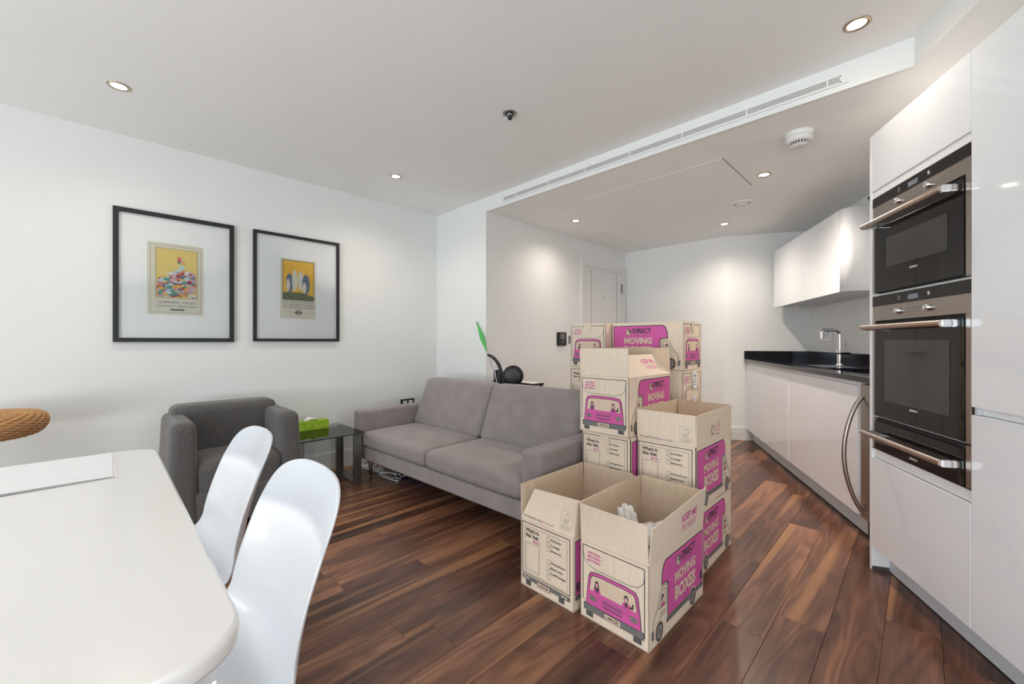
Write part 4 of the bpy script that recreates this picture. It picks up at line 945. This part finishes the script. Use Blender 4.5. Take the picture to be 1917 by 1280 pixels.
# plastic bag in the front box
pb = MB()
def blob(c, r, sx, sy, sz, seed, bump=.18):
    rn = random.Random(seed); ph = [rn.uniform(0, 6) for _ in range(6)]; vs = []; fs = []; n1, n2 = 34, 48
    for i in range(n1 + 1):
        th = math.pi * i / n1
        for j in range(n2):
            f = 2 * math.pi * j / n2
            k = 1 + 1.1 * bump * (mnoise.noise(Vector((math.sin(th) * math.cos(f), math.sin(th) * math.sin(f), math.cos(th))) * 2.3 + Vector((seed, 0, 0)))) + .5 * bump * (math.sin(3 * f + ph[0] + 2 * th) * .5 + math.sin(5 * f + ph[1]) * .25 * math.sin(th * 3 + ph[2]) + .25 * math.sin(9 * f + 4 * th + ph[3]) * math.sin(th))
            vs.append((c[0] + r * sx * k * math.sin(th) * math.cos(f), c[1] + r * sy * k * math.sin(th) * math.sin(f), c[2] + r * sz * k * math.cos(th)))
    for i in range(n1):
        for j in range(n2): fs.append((i * n2 + j, i * n2 + (j + 1) % n2, (i + 1) * n2 + (j + 1) % n2, (i + 1) * n2 + j))
    return vs, fs
pg = empty('plastic_bag', (xA, yA - .05, .012), 0, 'crumpled white plastic carrier bag inside the open box at the front of the pile', 'bag')
v_, f_ = blob((.01, .0, .158), .155, .76, 1.10, 1.0, 5, .10); MB().add(v_, f_, 'bag', True).build('bag_body', pg)
v_, f_ = blob((-.055, .0, .335), .052, .8, .8, 1.15, 9, .30); MB().add(v_, f_, 'bag', True).build('knotted_handle', pg)
v_, f_ = blob((.045, .05, .295), .06, 1.15, 1.6, .62, 12, .28); MB().add(v_, f_, 'bag', True).build('fold', pg)

# ------------------------------------------------------------------ dining table and chairs
dt = empty('dining_table', (-1.22, -.62, 0), 0, 'white rectangular dining table with rounded corners in the foreground', 'table')
def rrect(x0, x1, y0, y1, r, n=8):
    pts = []
    for cx, cy, a in ((x1 - r, y0 + r, -90), (x1 - r, y1 - r, 0), (x0 + r, y1 - r, 90), (x0 + r, y0 + r, 180)):
        for q in range(n + 1): t = math.radians(a + 90 * q / n); pts.append((cx + r * math.cos(t), cy + r * math.sin(t)))
    return pts
TX0, TX1, TY0, TY1 = -1.868 + 1.22, -.572 + 1.22, -1.40 + .62, .130 + .62
top = MB(); rings = [(.006, .712), (.001, .7145), (0, .719), (0, .732), (.0015, .7365), (.006, .740)]
vs = []; n_ = 36
for ins, z_ in rings: vs += [(px, py, z_) for px, py in rrect(TX0 + ins, TX1 - ins, TY0 + ins, TY1 - ins, .085 - ins)]
nn_ = len(vs) // len(rings)
top.add(vs, [(i * nn_ + k, i * nn_ + (k + 1) % nn_, (i + 1) * nn_ + (k + 1) % nn_, (i + 1) * nn_ + k) for i in range(len(rings) - 1) for k in range(nn_)], 'tablew', True)
top.add(vs[:nn_], [tuple(reversed(range(nn_)))], 'tablew'); top.add(vs[-nn_:], [tuple(range(nn_))], 'tablew'); top.build('tabletop', dt)
for xa, ya in ((TX0 + .06, TY1 - .10), (TX1 - .06, TY1 - .10), (TX0 + .12, TY0 + .12), (TX1 - .12, TY0 + .12)): MB().lathe([(.018, 0), (.022, .02), (.026, .712)], 'tablew', 20, (xa, ya, 0)).build('leg', dt)
def sheet(x0, x1, y0, y1, z, rz, label):
    mx, my = (x0 + x1) / 2, (y0 + y1) / 2; hw_, hh_ = (x1 - x0) / 2, (y1 - y0) / 2
    vs = []; n = 8
    for i in range(n + 1):
        for j in range(n + 1):
            a = i / n * 2 - 1; b = j / n * 2 - 1; vs.append((a * hw_, b * hh_, .0006 + .0016 * max(0, a) ** 3 * (1 - b * b)))
    fs = [(i * (n + 1) + j, (i + 1) * (n + 1) + j, (i + 1) * (n + 1) + j + 1, i * (n + 1) + j + 1) for i in range(n) for j in range(n)]
    return tag(MB().add(vs, fs, 'paper', True).build('paper_sheet', None, loc=(mx, my, z), rot=(0, 0, rz)), label, 'paper')
sheet(-1.850, -1.513, -.45, .026, .7403, .012, 'lower of two white paper sheets on the far end of the dining table')
sheet(-1.852, -1.520, -.45, .020, .7420, -.004, 'upper of two white paper sheets on the far end of the dining table')

def lerp_tab(tab, v):
    for (a, *x0), (b, *x1) in zip(tab, tab[1:]):
        if v <= b: t = (v - a) / (b - a); t = t * t * (3 - 2 * t) * .35 + t * .65; return [p + (q - p) * t for p, q in zip(x0, x1)]
    return list(tab[-1][1:])
def catmull(pts, n):
    out = []
    P_ = [pts[0]] + pts + [pts[-1]]
    for i in range(1, len(P_) - 2):
        for q in range(n):
            t = q / n; o = []
            for d in range(len(pts[0])):
                p0, p1, p2, p3 = P_[i - 1][d], P_[i][d], P_[i + 1][d], P_[i + 2][d]
                o.append(.5 * ((2 * p1) + (-p0 + p2) * t + (2 * p0 - 5 * p1 + 4 * p2 - p3) * t * t + (-p0 + 3 * p1 - 3 * p2 + p3) * t ** 3))
            out.append(o)
    out.append(list(pts[-1])); return out
# y, z, halfwidth, edge_up(z), edge_fwd(-y)
PR = [(-.235, .405, .150, .0, .0), (-.228, .428, .195, .004, .0), (-.19, .442, .220, .018, .0), (-.10, .436, .234, .035, .0), (.0, .425, .238, .048, .0),
      (.09, .424, .238, .060, .004), (.150, .442, .234, .058, .018), (.188, .490, .222, .040, .038), (.208, .560, .210, .018, .050), (.226, .640, .204, .004, .050),
      (.246, .715, .200, .0, .044), (.262, .770, .190, .0, .034), (.272, .802, .167, .0, .024), (.277, .820, .125, .0, .012), (.279, .828, .070, .0, .004), (.2795, .830, .030, 0, 0)]
def make_chair():
    o = empty('dining_chair', (0, 0, 0), 0, None, 'chair')
    rows = catmull(PR, 4); nu = 20; vs = []; nr = len(rows)
    def pt(r, u):
        y, z, hw_, eu, ef = r; a = abs(u) ** 2.2
        return Vector((hw_ * u, y - ef * a, z + eu * a))
    top_ = [[pt(r, -1 + 2 * j / nu) for j in range(nu + 1)] for r in rows]
    nor = []
    for i in range(nr):
        rw = []
        for j in range(nu + 1):
            du = top_[i][min(j + 1, nu)] - top_[i][max(j - 1, 0)]; dv = top_[min(i + 1, nr - 1)][j] - top_[max(i - 1, 0)][j]
            n = du.cross(dv); rw.append(n.normalized() if n.length > 1e-9 else Vector((0, -1, 0)))
        nor.append(rw)
    th = .0065
    for i in range(nr):
        for j in range(nu + 1): vs.append(top_[i][j])
    b0 = len(vs)
    for i in range(nr):
        for j in range(nu + 1): vs.append(top_[i][j] - nor[i][j] * th)
    fs = []; w_ = nu + 1
    for i in range(nr - 1):
        for j in range(nu):
            fs.append((i * w_ + j, i * w_ + j + 1, (i + 1) * w_ + j + 1, (i + 1) * w_ + j)); fs.append((b0 + i * w_ + j, b0 + (i + 1) * w_ + j, b0 + (i + 1) * w_ + j + 1, b0 + i * w_ + j + 1))
        fs.append((i * w_, (i + 1) * w_, b0 + (i + 1) * w_, b0 + i * w_)); fs.append((i * w_ + nu, b0 + i * w_ + nu, b0 + (i + 1) * w_ + nu, (i + 1) * w_ + nu))
    for j in range(nu):
        fs.append((j, b0 + j, b0 + j + 1, j + 1)); k = (nr - 1) * w_; fs.append((k + j, k + j + 1, b0 + k + j + 1, b0 + k + j))
    so_ = MB().add(vs, fs, 'shell', True).build('seat_shell', o)
    md = so_.modifiers.new('sub', 'SUBSURF'); md.levels = 1; md.render_levels = 1
    for sx in (-1, 1):
        for ya in (-.15, .13):
            MB().tube([(sx * .13, ya, .405), (sx * .215, ya * 1.5, .002)], .01, 'beech', 12, rs=[.015, .010]).build('leg', o)
    MB().tube([(-.15, -.17, .30), (.15, .15, .30)], .004, 'black', 8).build('brace', o); MB().tube([(.15, -.17, .30), (-.15, .15, .30)], .004, 'black', 8).build('brace', o)
    MB().box(-.13, .13, -.15, -.13, .400, .408, 'black').box(-.13, .13, .11, .13, .400, .408, 'black').build('seat_mount', o)
    return o
c1 = make_chair(); c1.location = (-1.455, .078, 0); c1['label'] = 'farther white moulded plastic dining chair at the table, in front of the armchair'
c2 = copy_tree(c1); c2.location = (-.935, .060, 0); c2['label'] = 'nearer white moulded plastic dining chair at the side of the table'

# ------------------------------------------------------------------ woven stool at the left edge
ws = empty('woven_stool', (-3.28, -.44, 0), 0, 'round rope-woven stool seat at the left edge beyond the dining table', 'stool')
seat = MB()
RS = .235
for i in range(9):          # side coils and top coils of rope
    pass
prf = []
zt_, zb_ = .735, .625
path = [(RS * .10, zt_ - .004)] + [(RS * (.10 + .08 * q), zt_ - .003 + .004 * math.sin(q)) for q in range(1, 9)] + [(RS * .86, zt_), (RS * .95, zt_ - .010), (RS * 1.0, zt_ - .030), (RS * 1.0, zt_ - .055), (RS * .95, zt_ - .080), (RS * .86, zt_ - .100), (RS * .70, zb_)]
seat.lathe(path, 'rope', 64); seat.build('seat', ws)
coil = MB()
tot = 0; pts = []
cp = catmull([(a, b) for a, b in path], 6)
for q, (r_, z_) in enumerate(cp):
    if q % 2 == 0: 
        coil.tube([((r_ + .001) * math.cos(t), (r_ + .001) * math.sin(t), z_ + .0035 * math.sin(24 * t + q)) for t in [2 * math.pi * k / 96 for k in range(97)]], .0048, 'rope', 6, caps=False)
tag(coil.build('rope_coils', ws), 'coils of rope', kind='stuff')
MB().lathe([(.03, .03), (.03, .60), (.08, .627)], 'beech', 24).build('column', ws); MB().lathe([(.17, .001), (.17, .015), (.05, .03), (.03, .035)], 'beech', 32).build('base', ws)
